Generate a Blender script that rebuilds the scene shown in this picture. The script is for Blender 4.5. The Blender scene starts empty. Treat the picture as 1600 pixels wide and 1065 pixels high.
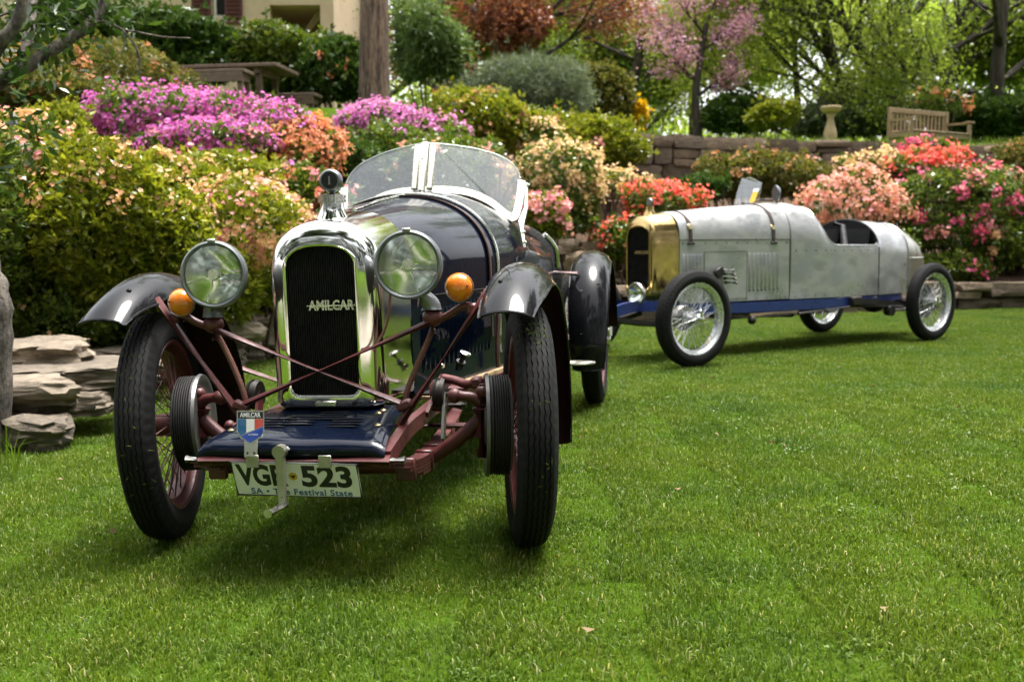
import bpy, math, random
import numpy as np
from mathutils import Vector, Matrix
from math import sin, cos, pi, radians as rad

scene = bpy.context.scene
COL = scene.collection

# ------------------------------------------------------------------ camera
FPX = 1556.0                       # focal length in photograph pixels (35 mm lens on a 36 mm frame)
PITCH = rad(5.4)
CAM_H = 0.85
cam_data = bpy.data.cameras.new('camera')
cam_data.sensor_width = 36.0
cam_data.lens = FPX / 1600.0 * 36.0
cam_data.clip_start = 0.05
cam_data.clip_end = 900.0
cam_data.dof.use_dof = True
cam_data.dof.focus_distance = 2.75
cam_data.dof.aperture_fstop = 4.5
cam = bpy.data.objects.new('camera', cam_data)
COL.objects.link(cam)
cam.location = (0, 0, CAM_H)
cam.rotation_euler = (pi / 2 - PITCH, 0, 0)
scene.camera = cam

# ------------------------------------------------------------------ sky and sun (bright haze, sun high behind the garden)
SUN_ELEV, SUN_AZ = rad(77), rad(55)          # azimuth measured from +Y towards +X
world = bpy.data.worlds.new('World')
scene.world = world
world.use_nodes = True
wn = world.node_tree
wn.nodes.clear()
w_out = wn.nodes.new('ShaderNodeOutputWorld')
w_bg = wn.nodes.new('ShaderNodeBackground')
w_sky = wn.nodes.new('ShaderNodeTexSky')
w_sky.sky_type = 'NISHITA'
w_sky.sun_disc = False
w_sky.sun_elevation = SUN_ELEV
w_sky.sun_rotation = SUN_AZ
w_sky.air_density = 1.0
w_sky.dust_density = 6.0
w_sky.ozone_density = 1.0
w_hsv = wn.nodes.new('ShaderNodeHueSaturation')
w_hsv.inputs['Saturation'].default_value = 0.22
w_hsv.inputs['Value'].default_value = 1.0
w_bg.inputs['Strength'].default_value = 0.15
wn.links.new(w_sky.outputs['Color'], w_hsv.inputs['Color'])
wn.links.new(w_hsv.outputs['Color'], w_bg.inputs['Color'])
wn.links.new(w_bg.outputs['Background'], w_out.inputs['Surface'])

sun_data = bpy.data.lights.new('sun', 'SUN')
sun_data.energy = 1.6
sun_data.angle = rad(26)
sun_data.color = (1.0, 0.97, 0.92)
sun = bpy.data.objects.new('sun', sun_data)
COL.objects.link(sun)
sd = Vector((sin(SUN_AZ) * cos(SUN_ELEV), cos(SUN_AZ) * cos(SUN_ELEV), sin(SUN_ELEV)))
sun.rotation_euler = sd.to_track_quat('Z', 'Y').to_euler()

vs = scene.view_settings
vs.view_transform = 'Standard'
vs.look = 'None'
vs.exposure = 2.12
vs.gamma = 1.0
vs.use_curve_mapping = False
scene.cycles.use_denoising = True
scene.cycles.max_bounces = 8
scene.cycles.transparent_max_bounces = 12
scene.cycles.caustics_reflective = False
scene.cycles.caustics_refractive = False
scene.cycles.sample_clamp_indirect = 6.0

# ------------------------------------------------------------------ helpers
def at(u, v, y):
    """the point at distance y in front of the camera that the photograph shows at pixel (u, v)"""
    x = (u - 800.0) / FPX
    k = (532.5 - v) / FPX
    d = (x, cos(PITCH) + k * sin(PITCH), k * cos(PITCH) - sin(PITCH))
    t = y / d[1]
    return Vector((d[0] * t, y, CAM_H + d[2] * t))

def tag(o, label=None, cat=None, group=None, kind=None):
    if label: o['label'] = label
    if cat: o['category'] = cat
    if group: o['group'] = group
    if kind: o['kind'] = kind
    return o

def empty(name, loc=(0, 0, 0), rz=0.0, parent=None):
    o = bpy.data.objects.new(name, None)
    o.empty_display_size = 0.1
    COL.objects.link(o)
    o.location = loc
    o.rotation_euler = (0, 0, rz)
    if parent is not None: o.parent = parent
    return o

def np_mesh(name, verts, quads=None, tris=None, attrs=None):
    """fast mesh from numpy arrays; attrs: dict name -> per-vertex float array"""
    me = bpy.data.meshes.new(name)
    verts = np.ascontiguousarray(verts, np.float32)
    nq = 0 if quads is None else len(quads)
    nt = 0 if tris is None else len(tris)
    parts, starts = [], []
    if nq:
        parts.append(np.asarray(quads, np.int32).ravel()); starts.append(np.arange(nq, dtype=np.int32) * 4)
    if nt:
        parts.append(np.asarray(tris, np.int32).ravel()); starts.append(nq * 4 + np.arange(nt, dtype=np.int32) * 3)
    loops = np.concatenate(parts); ls = np.concatenate(starts)
    me.vertices.add(len(verts)); me.vertices.foreach_set('co', verts.ravel())
    me.loops.add(len(loops)); me.loops.foreach_set('vertex_index', loops)
    me.polygons.add(nq + nt); me.polygons.foreach_set('loop_start', ls)
    me.update(calc_edges=True)
    for k, a in (attrs or {}).items():
        at_ = me.attributes.new(k, 'FLOAT', 'POINT')
        at_.data.foreach_set('value', np.ascontiguousarray(a, np.float32))
    return me

def link(name, me, mat, parent=None, loc=None, rot=None, smooth=False):
    o = bpy.data.objects.new(name, me)
    COL.objects.link(o)
    if mat is not None and not me.materials:
        me.materials.append(mat)
    if smooth:
        me.polygons.foreach_set('use_smooth', np.ones(len(me.polygons), bool))
    if parent is not None: o.parent = parent
    if loc is not None: o.location = loc
    if rot is not None: o.rotation_euler = rot
    return o

def frame_from(d):
    d = Vector(d).normalized()
    u = Vector((0, 0, 1)) if abs(d.z) < 0.92 else Vector((1, 0, 0))
    a = d.cross(u).normalized()
    return a, a.cross(d).normalized(), d

class MB:
    """collects shapes for one mesh"""
    def __init__(s): s.v, s.f = [], []
    def add(s, vs, fs):
        b = len(s.v)
        s.v += [tuple(p) for p in vs]
        s.f += [tuple(i + b for i in f) for f in fs]
        return s
    def box(s, c, size, R=None, bevel=0.0):
        hx, hy, hz = size[0] / 2, size[1] / 2, size[2] / 2
        b = min(bevel, hx * .9, hy * .9, hz * .9)
        if b <= 0:
            vs = [Vector((x, y, z)) for x in (-hx, hx) for y in (-hy, hy) for z in (-hz, hz)]
            fs = [(0, 1, 3, 2), (4, 6, 7, 5), (0, 4, 5, 1), (2, 3, 7, 6), (0, 2, 6, 4), (1, 5, 7, 3)]
        else:
            vs, idx = [], {}
            for sx in (-1, 1):
                for sy in (-1, 1):
                    for sz in (-1, 1):
                        for ax in range(3):
                            p = [sx * (hx - b), sy * (hy - b), sz * (hz - b)]
                            p[ax] = (sx * hx, sy * hy, sz * hz)[ax]
                            idx[(sx, sy, sz, ax)] = len(vs); vs.append(Vector(p))
            fs = []
            I = lambda a, b_, c_, ax: idx[(a, b_, c_, ax)]
            for q in (-1, 1):
                o4 = [(-1, -1), (1, -1), (1, 1), (-1, 1)]
                fs.append([I(q, a, c_, 0) for a, c_ in (o4 if q > 0 else o4[::-1])])
                fs.append([I(a, q, c_, 1) for a, c_ in (o4 if q < 0 else o4[::-1])])
                fs.append([I(a, c_, q, 2) for a, c_ in (o4 if q > 0 else o4[::-1])])
            for sa in (-1, 1):
                for sb in (-1, 1):
                    fs.append([I(sa, sb, -1, 0), I(sa, sb, 1, 0), I(sa, sb, 1, 1), I(sa, sb, -1, 1)])
                    fs.append([I(sa, -1, sb, 0), I(sa, 1, sb, 0), I(sa, 1, sb, 2), I(sa, -1, sb, 2)])
                    fs.append([I(-1, sa, sb, 1), I(1, sa, sb, 1), I(1, sa, sb, 2), I(-1, sa, sb, 2)])
            for sx in (-1, 1):
                for sy in (-1, 1):
                    for sz in (-1, 1):
                        fs.append([I(sx, sy, sz, 0), I(sx, sy, sz, 1), I(sx, sy, sz, 2)])
        if R is not None: vs = [R @ p for p in vs]
        c = Vector(c)
        return s.add([p + c for p in vs], fs)
    def tube(s, pts, r, n=10, caps=True, closed=False):
        pts = [Vector(p) for p in pts]
        m = len(pts)
        rs = r if isinstance(r, (list, tuple)) else [r] * m
        b = len(s.v); fs = []
        prev = None
        for i, p in enumerate(pts):
            if closed: d = pts[(i + 1) % m] - pts[i - 1]
            else: d = pts[min(i + 1, m - 1)] - pts[max(i - 1, 0)]
            if d.length < 1e-9: d = Vector((0, 0, 1))
            d.normalize()
            if prev is None: a, e, _ = frame_from(d)
            else:
                a = prev - d * prev.dot(d)
                a = a.normalized() if a.length > 1e-6 else frame_from(d)[0]
                e = d.cross(a)
            prev = a
            for k in range(n):
                t = 2 * pi * k / n
                s.v.append(tuple(p + (a * cos(t) + e * sin(t)) * rs[i]))
        for i in range(m if closed else m - 1):
            j = (i + 1) % m
            for k in range(n):
                fs.append((b + i * n + k, b + i * n + (k + 1) % n, b + j * n + (k + 1) % n, b + j * n + k))
        if caps and not closed:
            fs.append(tuple(b + k for k in reversed(range(n))))
            fs.append(tuple(b + (m - 1) * n + k for k in range(n)))
        s.f += fs
        return s
    def lathe(s, prof, c=(0, 0, 0), axis=(1, 0, 0), n=32, closed=False, caps=False):
        """prof: (along axis, radius)"""
        a, e, d = frame_from(axis); c = Vector(c)
        b = len(s.v); m = len(prof)
        for (h, r) in prof:
            for k in range(n):
                t = 2 * pi * k / n
                s.v.append(tuple(c + d * h + (a * cos(t) + e * sin(t)) * r))
        for i in range(m if closed else m - 1):
            j = (i + 1) % m
            for k in range(n):
                s.f.append((b + i * n + k, b + i * n + (k + 1) % n, b + j * n + (k + 1) % n, b + j * n + k))
        if caps:
            s.f.append(tuple(b + k for k in reversed(range(n))))
            s.f.append(tuple(b + (m - 1) * n + k for k in range(n)))
        return s
    def ball(s, c, r, n=16, sq=(1, 1, 1)):
        m = n // 2
        b = len(s.v); c = Vector(c)
        for i in range(m + 1):
            ph = pi * i / m
            for k in range(n):
                t = 2 * pi * k / n
                s.v.append((c.x + r * sq[0] * sin(ph) * cos(t), c.y + r * sq[1] * sin(ph) * sin(t), c.z + r * sq[2] * cos(ph)))
        for i in range(m):
            for k in range(n):
                s.f.append((b + i * n + k, b + (i + 1) * n + k, b + (i + 1) * n + (k + 1) % n, b + i * n + (k + 1) % n))
        return s
    def loft(s, secs, closed=False, cap0=False, cap1=False):
        b = len(s.v); n = len(secs[0]); m = len(secs)
        for q in secs: s.v += [tuple(p) for p in q]
        for i in range(m - 1):
            for k in range(n if closed else n - 1):
                k2 = (k + 1) % n
                s.f.append((b + i * n + k, b + i * n + k2, b + (i + 1) * n + k2, b + (i + 1) * n + k))
        if cap0: s.f.append(tuple(b + k for k in reversed(range(n))))
        if cap1: s.f.append(tuple(b + (m - 1) * n + k for k in range(n)))
        return s
    def prism(s, poly, d):
        """flat polygon (3-D points) pushed along vector d"""
        n = len(poly); d = Vector(d)
        p0 = [Vector(p) for p in poly]
        return s.add(p0 + [p + d for p in p0], [tuple(reversed(range(n))), tuple(range(n, 2 * n))] +
                     [(k, (k + 1) % n, n + (k + 1) % n, n + k) for k in range(n)])
    def mesh(s, name):
        me = bpy.data.meshes.new(name)
        me.from_pydata(s.v, [], s.f)
        me.validate(); me.update()
        return me
    def build(s, name, mat, parent=None, smooth=True, angle=40, loc=None, rot=None):
        import bmesh
        me = s.mesh(name)
        bm = bmesh.new(); bm.from_mesh(me)
        bmesh.ops.recalc_face_normals(bm, faces=bm.faces)
        bm.to_mesh(me); bm.free()
        if smooth:
            me.polygons.foreach_set('use_smooth', np.ones(len(me.polygons), bool))
            me.set_sharp_from_angle(angle=rad(angle))
        return link(name, me, mat, parent, loc, rot)

def strip(pts, wdir, w, t, ndir=None):
    """flat band along a path: width w along wdir, thickness t"""
    pts = [Vector(p) for p in pts]; secs = []
    for i, p in enumerate(pts):
        d = (pts[min(i + 1, len(pts) - 1)] - pts[max(i - 1, 0)]).normalized()
        wv = Vector(wdir) if not isinstance(wdir, list) else Vector(wdir[i])
        wv = (wv - d * wv.dot(d)).normalized()
        nv = d.cross(wv)
        secs.append([p + wv * w / 2 + nv * t / 2, p - wv * w / 2 + nv * t / 2, p - wv * w / 2 - nv * t / 2, p + wv * w / 2 - nv * t / 2])
    return MB().loft(secs, closed=True, cap0=True, cap1=True)

def text_mesh(body, size, extrude=0.0, offset=0.0, width=1.0, shear=0.0, spacing=1.0):
    cu = bpy.data.curves.new('lettering', 'FONT')
    cu.body = body; cu.size = size; cu.extrude = extrude; cu.offset = offset
    cu.align_x = 'CENTER'; cu.align_y = 'CENTER'; cu.shear = shear; cu.space_character = spacing
    cu.resolution_u = 4
    o = bpy.data.objects.new('lettering', cu)
    COL.objects.link(o)
    dg = bpy.context.evaluated_depsgraph_get()
    me = bpy.data.meshes.new_from_object(o.evaluated_get(dg))
    bpy.data.objects.remove(o); bpy.data.curves.remove(cu)
    me.materials.clear()
    for v in me.vertices: v.co.x *= width
    return me

def smoothstep(a, b, x):
    t = np.clip((np.asarray(x, float) - a) / (b - a), 0, 1)
    return t * t * (3 - 2 * t)

def catmull(pts, k=6):
    pts = [Vector(p) for p in pts]; out = []
    n = len(pts)
    for i in range(n - 1):
        p0, p1, p2, p3 = pts[max(i - 1, 0)], pts[i], pts[i + 1], pts[min(i + 2, n - 1)]
        for j in range(k):
            t = j / k
            out.append(0.5 * ((2 * p1) + (p2 - p0) * t + (2 * p0 - 5 * p1 + 4 * p2 - p3) * t * t + (3 * p1 - p0 - 3 * p2 + p3) * t ** 3))
    out.append(pts[-1])
    return out

# ------------------------------------------------------------------ materials
def nmat(name):
    m = bpy.data.materials.new(name); m.use_nodes = True
    nt = m.node_tree
    return m, nt, nt.nodes['Principled BSDF'], nt.nodes['Material Output']

def noise(nt, scale, detail=4, rough=0.55, coord='Object', vec_scale=None):
    tc = nt.nodes.new('ShaderNodeTexCoord')
    nz = nt.nodes.new('ShaderNodeTexNoise')
    nz.inputs['Scale'].default_value = scale
    nz.inputs['Detail'].default_value = detail
    nz.inputs['Roughness'].default_value = rough
    src = tc.outputs[coord]
    if vec_scale:
        mp = nt.nodes.new('ShaderNodeMapping'); mp.inputs['Scale'].default_value = vec_scale
        nt.links.new(src, mp.inputs['Vector']); src = mp.outputs['Vector']
    nt.links.new(src, nz.inputs['Vector'])
    return nz

def ramp(nt, src, stops):
    r = nt.nodes.new('ShaderNodeValToRGB')
    while len(r.color_ramp.elements) < len(stops): r.color_ramp.elements.new(0.5)
    for e, (p, c) in zip(r.color_ramp.elements, stops):
        e.position = p; e.color = (*c, 1) if len(c) == 3 else c
    nt.links.new(src, r.inputs['Fac'])
    return r

def bump(nt, src, strength, dist, bs):
    b = nt.nodes.new('ShaderNodeBump')
    b.inputs['Strength'].default_value = strength; b.inputs['Distance'].default_value = dist
    nt.links.new(src, b.inputs['Height']); nt.links.new(b.outputs['Normal'], bs.inputs['Normal'])
    return b

def paint(name, c0, c1=None, rough=(0.15, 0.3), metal=0.0, coat=0.0, scale=9.0, bmp=0.0, bscale=60, bdist=0.002, spec=0.5, coords='Object', cior=1.5):
    m, nt, bs, out = nmat(name)
    nz = noise(nt, scale, coord=coords)
    c1 = c1 or tuple(x * 0.8 for x in c0)
    cr = ramp(nt, nz.outputs['Fac'], [(0.3, c0), (0.7, c1)])
    nt.links.new(cr.outputs['Color'], bs.inputs['Base Color'])
    nz2 = noise(nt, scale * 2.3, 5, coord=coords)
    rr = ramp(nt, nz2.outputs['Fac'], [(0.3, (rough[0],) * 3), (0.7, (rough[1],) * 3)])
    nt.links.new(rr.outputs['Color'], bs.inputs['Roughness'])
    bs.inputs['Metallic'].default_value = metal
    bs.inputs['Specular IOR Level'].default_value = spec
    if coat:
        bs.inputs['Coat Weight'].default_value = coat
        bs.inputs['Coat Roughness'].default_value = 0.012
        bs.inputs['Coat IOR'].default_value = cior
    if bmp:
        nb = noise(nt, bscale, 5, 0.6, coord=coords); bump(nt, nb.outputs['Fac'], bmp, bdist, bs)
    return m

def glass(name, tint=(0.93, 0.96, 0.95), refl=0.12, rough=0.0, dirt=0.03):
    m = bpy.data.materials.new(name); m.use_nodes = True
    nt = m.node_tree; nt.nodes.clear()
    out = nt.nodes.new('ShaderNodeOutputMaterial')
    tr = nt.nodes.new('ShaderNodeBsdfTransparent'); tr.inputs['Color'].default_value = (*tint, 1)
    gl = nt.nodes.new('ShaderNodeBsdfGlossy'); gl.inputs['Roughness'].default_value = rough
    gl.inputs['Color'].default_value = (1, 1, 1, 1)
    lw = nt.nodes.new('ShaderNodeLayerWeight'); lw.inputs['Blend'].default_value = .5
    fr = nt.nodes.new('ShaderNodeMath'); fr.operation = 'POWER'; fr.inputs[1].default_value = 4.0
    nt.links.new(lw.outputs['Facing'], fr.inputs[0])
    ad = nt.nodes.new('ShaderNodeMath'); ad.operation = 'ADD'; ad.use_clamp = True
    ad.inputs[1].default_value = refl
    nt.links.new(fr.outputs[0], ad.inputs[0])
    mx = nt.nodes.new('ShaderNodeMixShader')
    nt.links.new(ad.outputs[0], mx.inputs[0]); nt.links.new(tr.outputs[0], mx.inputs[1]); nt.links.new(gl.outputs[0], mx.inputs[2])
    df = nt.nodes.new('ShaderNodeBsdfDiffuse'); df.inputs['Color'].default_value = (.7, .7, .66, 1)
    nz = noise(nt, 14, 6, 0.7)
    rp = ramp(nt, nz.outputs['Fac'], [(0.4, (0, 0, 0)), (0.8, (dirt * 2.5,) * 3)])
    m2 = nt.nodes.new('ShaderNodeMixShader')
    nt.links.new(rp.outputs['Color'], m2.inputs[0]); nt.links.new(mx.outputs[0], m2.inputs[1]); nt.links.new(df.outputs[0], m2.inputs[2])
    nt.links.new(m2.outputs[0], out.inputs['Surface'])
    return m

def leaf_mat(name, cols, trans=0.35, gloss=0.12, rough=0.35, patch=None, patch_scale=1.2):
    """cols: colour stops over the per-leaf value 'v'"""
    m = bpy.data.materials.new(name); m.use_nodes = True
    nt = m.node_tree; nt.nodes.clear()
    out = nt.nodes.new('ShaderNodeOutputMaterial')
    at_ = nt.nodes.new('ShaderNodeAttribute'); at_.attribute_name = 'v'
    cr = ramp(nt, at_.outputs['Fac'], cols)
    col = cr.outputs['Color']
    if patch:
        nz = noise(nt, patch_scale, 3)
        pr = ramp(nt, nz.outputs['Fac'], [(0.38, (0, 0, 0)), (0.68, (1, 1, 1))])
        mx = nt.nodes.new('ShaderNodeMix'); mx.data_type = 'RGBA'; mx.blend_type = 'MULTIPLY'
        mx.inputs['B'].default_value = (*patch, 1)
        nt.links.new(pr.outputs['Color'], mx.inputs['Factor']); nt.links.new(col, mx.inputs['A'])
        col = mx.outputs['Result']
    df = nt.nodes.new('ShaderNodeBsdfDiffuse'); tl = nt.nodes.new('ShaderNodeBsdfTranslucent')
    gl = nt.nodes.new('ShaderNodeBsdfGlossy'); gl.inputs['Roughness'].default_value = rough
    nt.links.new(col, df.inputs['Color'])
    br = nt.nodes.new('ShaderNodeMix'); br.data_type = 'RGBA'; br.blend_type = 'MULTIPLY'
    br.inputs['Factor'].default_value = 1.0; br.inputs['B'].default_value = (1.25, 1.3, 0.75, 1)
    nt.links.new(col, br.inputs['A']); nt.links.new(br.outputs['Result'], tl.inputs['Color'])
    m1 = nt.nodes.new('ShaderNodeMixShader'); m1.inputs[0].default_value = trans
    nt.links.new(df.outputs[0], m1.inputs[1]); nt.links.new(tl.outputs[0], m1.inputs[2])
    lw = nt.nodes.new('ShaderNodeFresnel'); lw.inputs['IOR'].default_value = 1.4
    mu = nt.nodes.new('ShaderNodeMath'); mu.operation = 'MULTIPLY'; mu.inputs[1].default_value = gloss * 4
    nt.links.new(lw.outputs[0], mu.inputs[0])
    mn = nt.nodes.new('ShaderNodeMath'); mn.operation = 'MINIMUM'; mn.inputs[1].default_value = gloss
    nt.links.new(mu.outputs[0], mn.inputs[0])
    m2 = nt.nodes.new('ShaderNodeMixShader')
    nt.links.new(mn.outputs[0], m2.inputs[0]); nt.links.new(m1.outputs[0], m2.inputs[1]); nt.links.new(gl.outputs[0], m2.inputs[2])
    nt.links.new(m2.outputs[0], out.inputs['Surface'])
    return m

def rock_mat(name, a, b, c, scale=4.0, moss=None):
    m, nt, bs, out = nmat(name)
    nz = noise(nt, scale, 8, 0.65, vec_scale=(1, .8, .4))
    oi = nt.nodes.new('ShaderNodeObjectInfo')
    cr = ramp(nt, nz.outputs['Fac'], [(0.25, a), (0.5, b), (0.75, c)])
    hs = nt.nodes.new('ShaderNodeHueSaturation')
    mr = nt.nodes.new('ShaderNodeMapRange'); mr.inputs['To Min'].default_value = 0.6; mr.inputs['To Max'].default_value = 1.35
    nt.links.new(oi.outputs['Random'], mr.inputs['Value']); nt.links.new(mr.outputs['Result'], hs.inputs['Value'])
    nt.links.new(cr.outputs['Color'], hs.inputs['Color'])
    nt.links.new(hs.outputs['Color'], bs.inputs['Base Color'])
    bs.inputs['Roughness'].default_value = 0.85
    nb = noise(nt, scale * 3.0, 9, 0.75, vec_scale=(1, .8, .35))
    vo = noise(nt, scale * 1.2, 6, 0.6, vec_scale=(1, 1, 1.4))
    ad = nt.nodes.new('ShaderNodeMath'); ad.operation = 'ADD'
    nt.links.new(nb.outputs['Fac'], ad.inputs[0]); nt.links.new(vo.outputs['Fac'], ad.inputs[1])
    bump(nt, ad.outputs[0], 0.8, 0.03, bs)
    return m

M = {}
M['navy'] = paint('navy_paint', (.0016, .0034, .0095), (.0022, .0044, .012), (.25, .35), coat=.55, spec=0.03, bmp=.012, bscale=9, bdist=.004, cior=1.42)
M['black'] = paint('black_paint', (.004, .004, .005), (.008, .008, .009), (.25, .35), coat=.6, spec=0.03, bmp=.02, bscale=7, bdist=.004, cior=1.34)
M['maroon'] = paint('maroon_paint', (.098, .019, .018), (.05, .011, .010), (.34, .6), bmp=.12, bscale=90, scale=14)
M['maroon_dark'] = paint('dark_maroon_paint', (.03, .006, .006), (.016, .004, .004), (.45, .7), scale=10, spec=.25)
M['chrome'] = paint('polished_nickel', (.74, .725, .69), (.64, .63, .60), (.05, .13), metal=1.0, scale=6, bmp=.03, bscale=8, bdist=.004)
M['chrome_soft'] = paint('dull_nickel', (.66, .65, .60), (.5, .5, .47), (.18, .34), metal=1.0, scale=12)
M['chrome_frame'] = paint('cream_nickel_frame', (.82, .80, .72), (.72, .70, .62), (.2, .34), metal=.6, scale=12)
M['lamp_grey'] = paint('grey_lamp_enamel', (.20, .21, .22), (.14, .15, .16), (.28, .42), metal=.6)
M['mirror'] = paint('silvered_reflector', (.80, .82, .79), (.70, .72, .70), (.09, .18), metal=1.0, scale=5, bmp=.05, bscale=6, bdist=.004)
M['brass'] = paint('polished_brass', (.60, .44, .20), (.42, .29, .11), (.08, .24), metal=1.0, scale=7, bmp=.08, bscale=7, bdist=.006)
M['alu'] = None
M['blue'] = paint('blue_frame_paint', (.007, .022, .15), (.005, .016, .10), (.25, .4), coat=.3)
M['iron'] = paint('oily_dark_iron', (.013, .012, .011), (.026, .021, .017), (.4, .7), metal=.4, bmp=.2, bscale=70)
M['steel'] = paint('grey_steel', (.32, .32, .30), (.2, .19, .18), (.3, .5), metal=.9)
M['greygreen'] = paint('worn_nickel_crank', (.40, .39, .33), (.28, .27, .22), (.25, .45), metal=.8, scale=20)
M['leather'] = paint('brown_leather', (.05, .028, .02), (.03, .018, .014), (.4, .6), bmp=.2, bscale=90)
M['red_leather'] = paint('oxblood_leather', (.07, .025, .02), (.04, .016, .014), (.35, .55), bmp=.15, bscale=90)
M['trim'] = paint('black_trim', (.006, .006, .0065), (.011, .011, .0115), (.55, .75), spec=.25, bmp=.2, bscale=40)
M['wood'] = paint('varnished_ash_strip', (.38, .27, .15), (.26, .18, .10), (.35, .5), scale=22)
M['weathered'] = paint('weathered_timber', (.13, .085, .055), (.08, .052, .034), (.7, .85), scale=16, bmp=.3, bscale=50)
M['teak'] = paint('greyed_teak', (.28, .20, .105), (.19, .135, .075), (.65, .8), scale=16, bmp=.3, bscale=50)
M['white'] = paint('white_enamel', (.86, .85, .80), (.80, .79, .74), (.3, .45), scale=14)
M['ink_black'] = paint('black_print', (.012, .012, .012), None, (.4, .5))
M['ink_blue'] = paint('blue_print', (.05, .13, .30), None, (.4, .5))
M['yellow'] = paint('yellow_print', (.75, .47, .03), None, (.4, .5))
M['flag_blue'] = paint('badge_blue', (.01, .11, .27), None, (.15, .25), coat=.6)
M['flag_red'] = paint('badge_red', (.60, .06, .04), None, (.15, .25), coat=.6)
M['flag_white'] = paint('badge_white', (.80, .80, .78), None, (.15, .25), coat=.6)
M['royal'] = paint('badge_royal_blue', (.01, .06, .40), None, (.15, .25), coat=.6)
M['hole'] = paint('deep_black', (.004, .004, .004), None, (.8, .9))
M['core'] = paint('radiator_core_black', (.010, .010, .010), (.02, .02, .02), (.5, .7), metal=.3)
M['glass_edge_glint'] = paint('pale_edge_glint', (.55, .60, .58), None, (.2, .3))  # pale colour stands in for the light caught by the glass edge
M['glass'] = glass('screen_glass', refl=.075, dirt=.02)
M['lens'] = glass('lamp_lens', (.95, .97, .93), refl=.05, dirt=.01)
M['stucco'] = paint('beige_stucco', (.48, .36, .25), (.42, .31, .21), (.8, .95), scale=3, bmp=.3, bscale=40)
M['shutter'] = paint('maroon_shutter', (.09, .016, .02), (.07, .014, .016), (.5, .7))
M['roof'] = paint('terracotta_roof', (.22, .10, .06), (.16, .07, .05), (.7, .9))
M['sandstone'] = paint('cast_sandstone', (.42, .31, .18), (.32, .23, .13), (.75, .9), scale=8, bmp=.3, bscale=50)
def bark_mat(name, c0, c1, c2, scale=9, stretch=.16, bd=.04):
    m, nt, bs, out = nmat(name)
    nz = noise(nt, scale, 8, .7, vec_scale=(1, 1, stretch)); n2 = noise(nt, scale * 3.5, 6, .7, vec_scale=(1, 1, stretch * 1.6))
    ad = nt.nodes.new('ShaderNodeMath'); ad.operation = 'MULTIPLY_ADD'; ad.inputs[1].default_value = .45
    nt.links.new(n2.outputs['Fac'], ad.inputs[0]); nt.links.new(nz.outputs['Fac'], ad.inputs[2])
    cr = ramp(nt, ad.outputs[0], [(.60, c0), (.71, c1), (.83, c2)])
    nt.links.new(cr.outputs['Color'], bs.inputs['Base Color']); bs.inputs['Roughness'].default_value = .9
    bump(nt, ad.outputs[0], 1.0, bd, bs)
    return m
M['bark'] = bark_mat('furrowed_brown_bark', (.03, .019, .012), (.105, .066, .042), (.20, .135, .09), 15)
M['bark_dark'] = bark_mat('dark_bark', (.014, .011, .009), (.04, .031, .024), (.075, .058, .045), 9)
M['bark_pale'] = bark_mat('pale_grey_bark', (.03, .025, .02), (.095, .08, .066), (.19, .16, .13), 16, .45, .03)
M['stem'] = paint('shrub_stem', (.10, .065, .045), (.06, .04, .03), (.8, .95), scale=20)

def amber_mat():
    m, nt, bs, out = nmat('amber_lens')
    nz = noise(nt, 20, 3)
    cr = ramp(nt, nz.outputs['Fac'], [(.3, (.80, .25, .012)), (.7, (.62, .16, .008))])
    nt.links.new(cr.outputs['Color'], bs.inputs['Base Color'])
    bs.inputs['Roughness'].default_value = .12
    bs.inputs['Subsurface Weight'].default_value = .5
    bs.inputs['Subsurface Radius'].default_value = (.03, .012, .002)
    bs.inputs['Coat Weight'].default_value = .6
    return m
M['amber'] = amber_mat()

def rubber_mat():
    m, nt, bs, out = nmat('worn_rubber')
    nz = noise(nt, 16, 8, .7); cr = ramp(nt, nz.outputs['Fac'], [(.3, (.0035, .0035, .0035)), (.6, (.007, .0068, .0064)), (.82, (.022, .020, .017))])
    nt.links.new(cr.outputs['Color'], bs.inputs['Base Color'])
    bs.inputs['Roughness'].default_value = .78
    bs.inputs['Specular IOR Level'].default_value = .22
    nb = noise(nt, 120, 6, .7); bump(nt, nb.outputs['Fac'], .35, .003, bs)
    return m
M['rubber'] = rubber_mat()

def alu_mat():
    m, nt, bs, out = nmat('beaten_aluminium')
    nz = noise(nt, 3.2, 9, .62, vec_scale=(1, .7, 1.3)); nz2 = noise(nt, 4.5, 8, .68); ns = noise(nt, 38, 8, .8)
    cr = ramp(nt, nz.outputs['Fac'], [(.38, (.30, .31, .32)), (.46, (.34, .345, .35)), (.51, (.41, .41, .405)), (.56, (.38, .38, .38)), (.66, (.31, .32, .33))])
    sp = ramp(nt, ns.outputs['Fac'], [(.28, (.45, .45, .45)), (.36, (1, 1, 1))])
    mx = nt.nodes.new('ShaderNodeMix'); mx.data_type = 'RGBA'; mx.blend_type = 'MULTIPLY'; mx.inputs['Factor'].default_value = .3
    nt.links.new(cr.outputs['Color'], mx.inputs['A']); nt.links.new(sp.outputs['Color'], mx.inputs['B'])
    nt.links.new(mx.outputs['Result'], bs.inputs['Base Color'])
    rr = ramp(nt, nz2.outputs['Fac'], [(.36, (.24,) * 3), (.48, (.34,) * 3), (.56, (.52,) * 3), (.7, (.40,) * 3)])
    nt.links.new(rr.outputs['Color'], bs.inputs['Roughness'])
    bs.inputs['Metallic'].default_value = .65
    nb = noise(nt, 4, 3, .5); bump(nt, nb.outputs['Fac'], .22, .012, bs)
    return m
M['alu'] = alu_mat()
M['alu_dark'] = paint('tarnished_aluminium', (.34, .33, .28), (.26, .25, .21), (.25, .4), metal=.85, scale=4, bmp=.15, bscale=8, bdist=.01)
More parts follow.
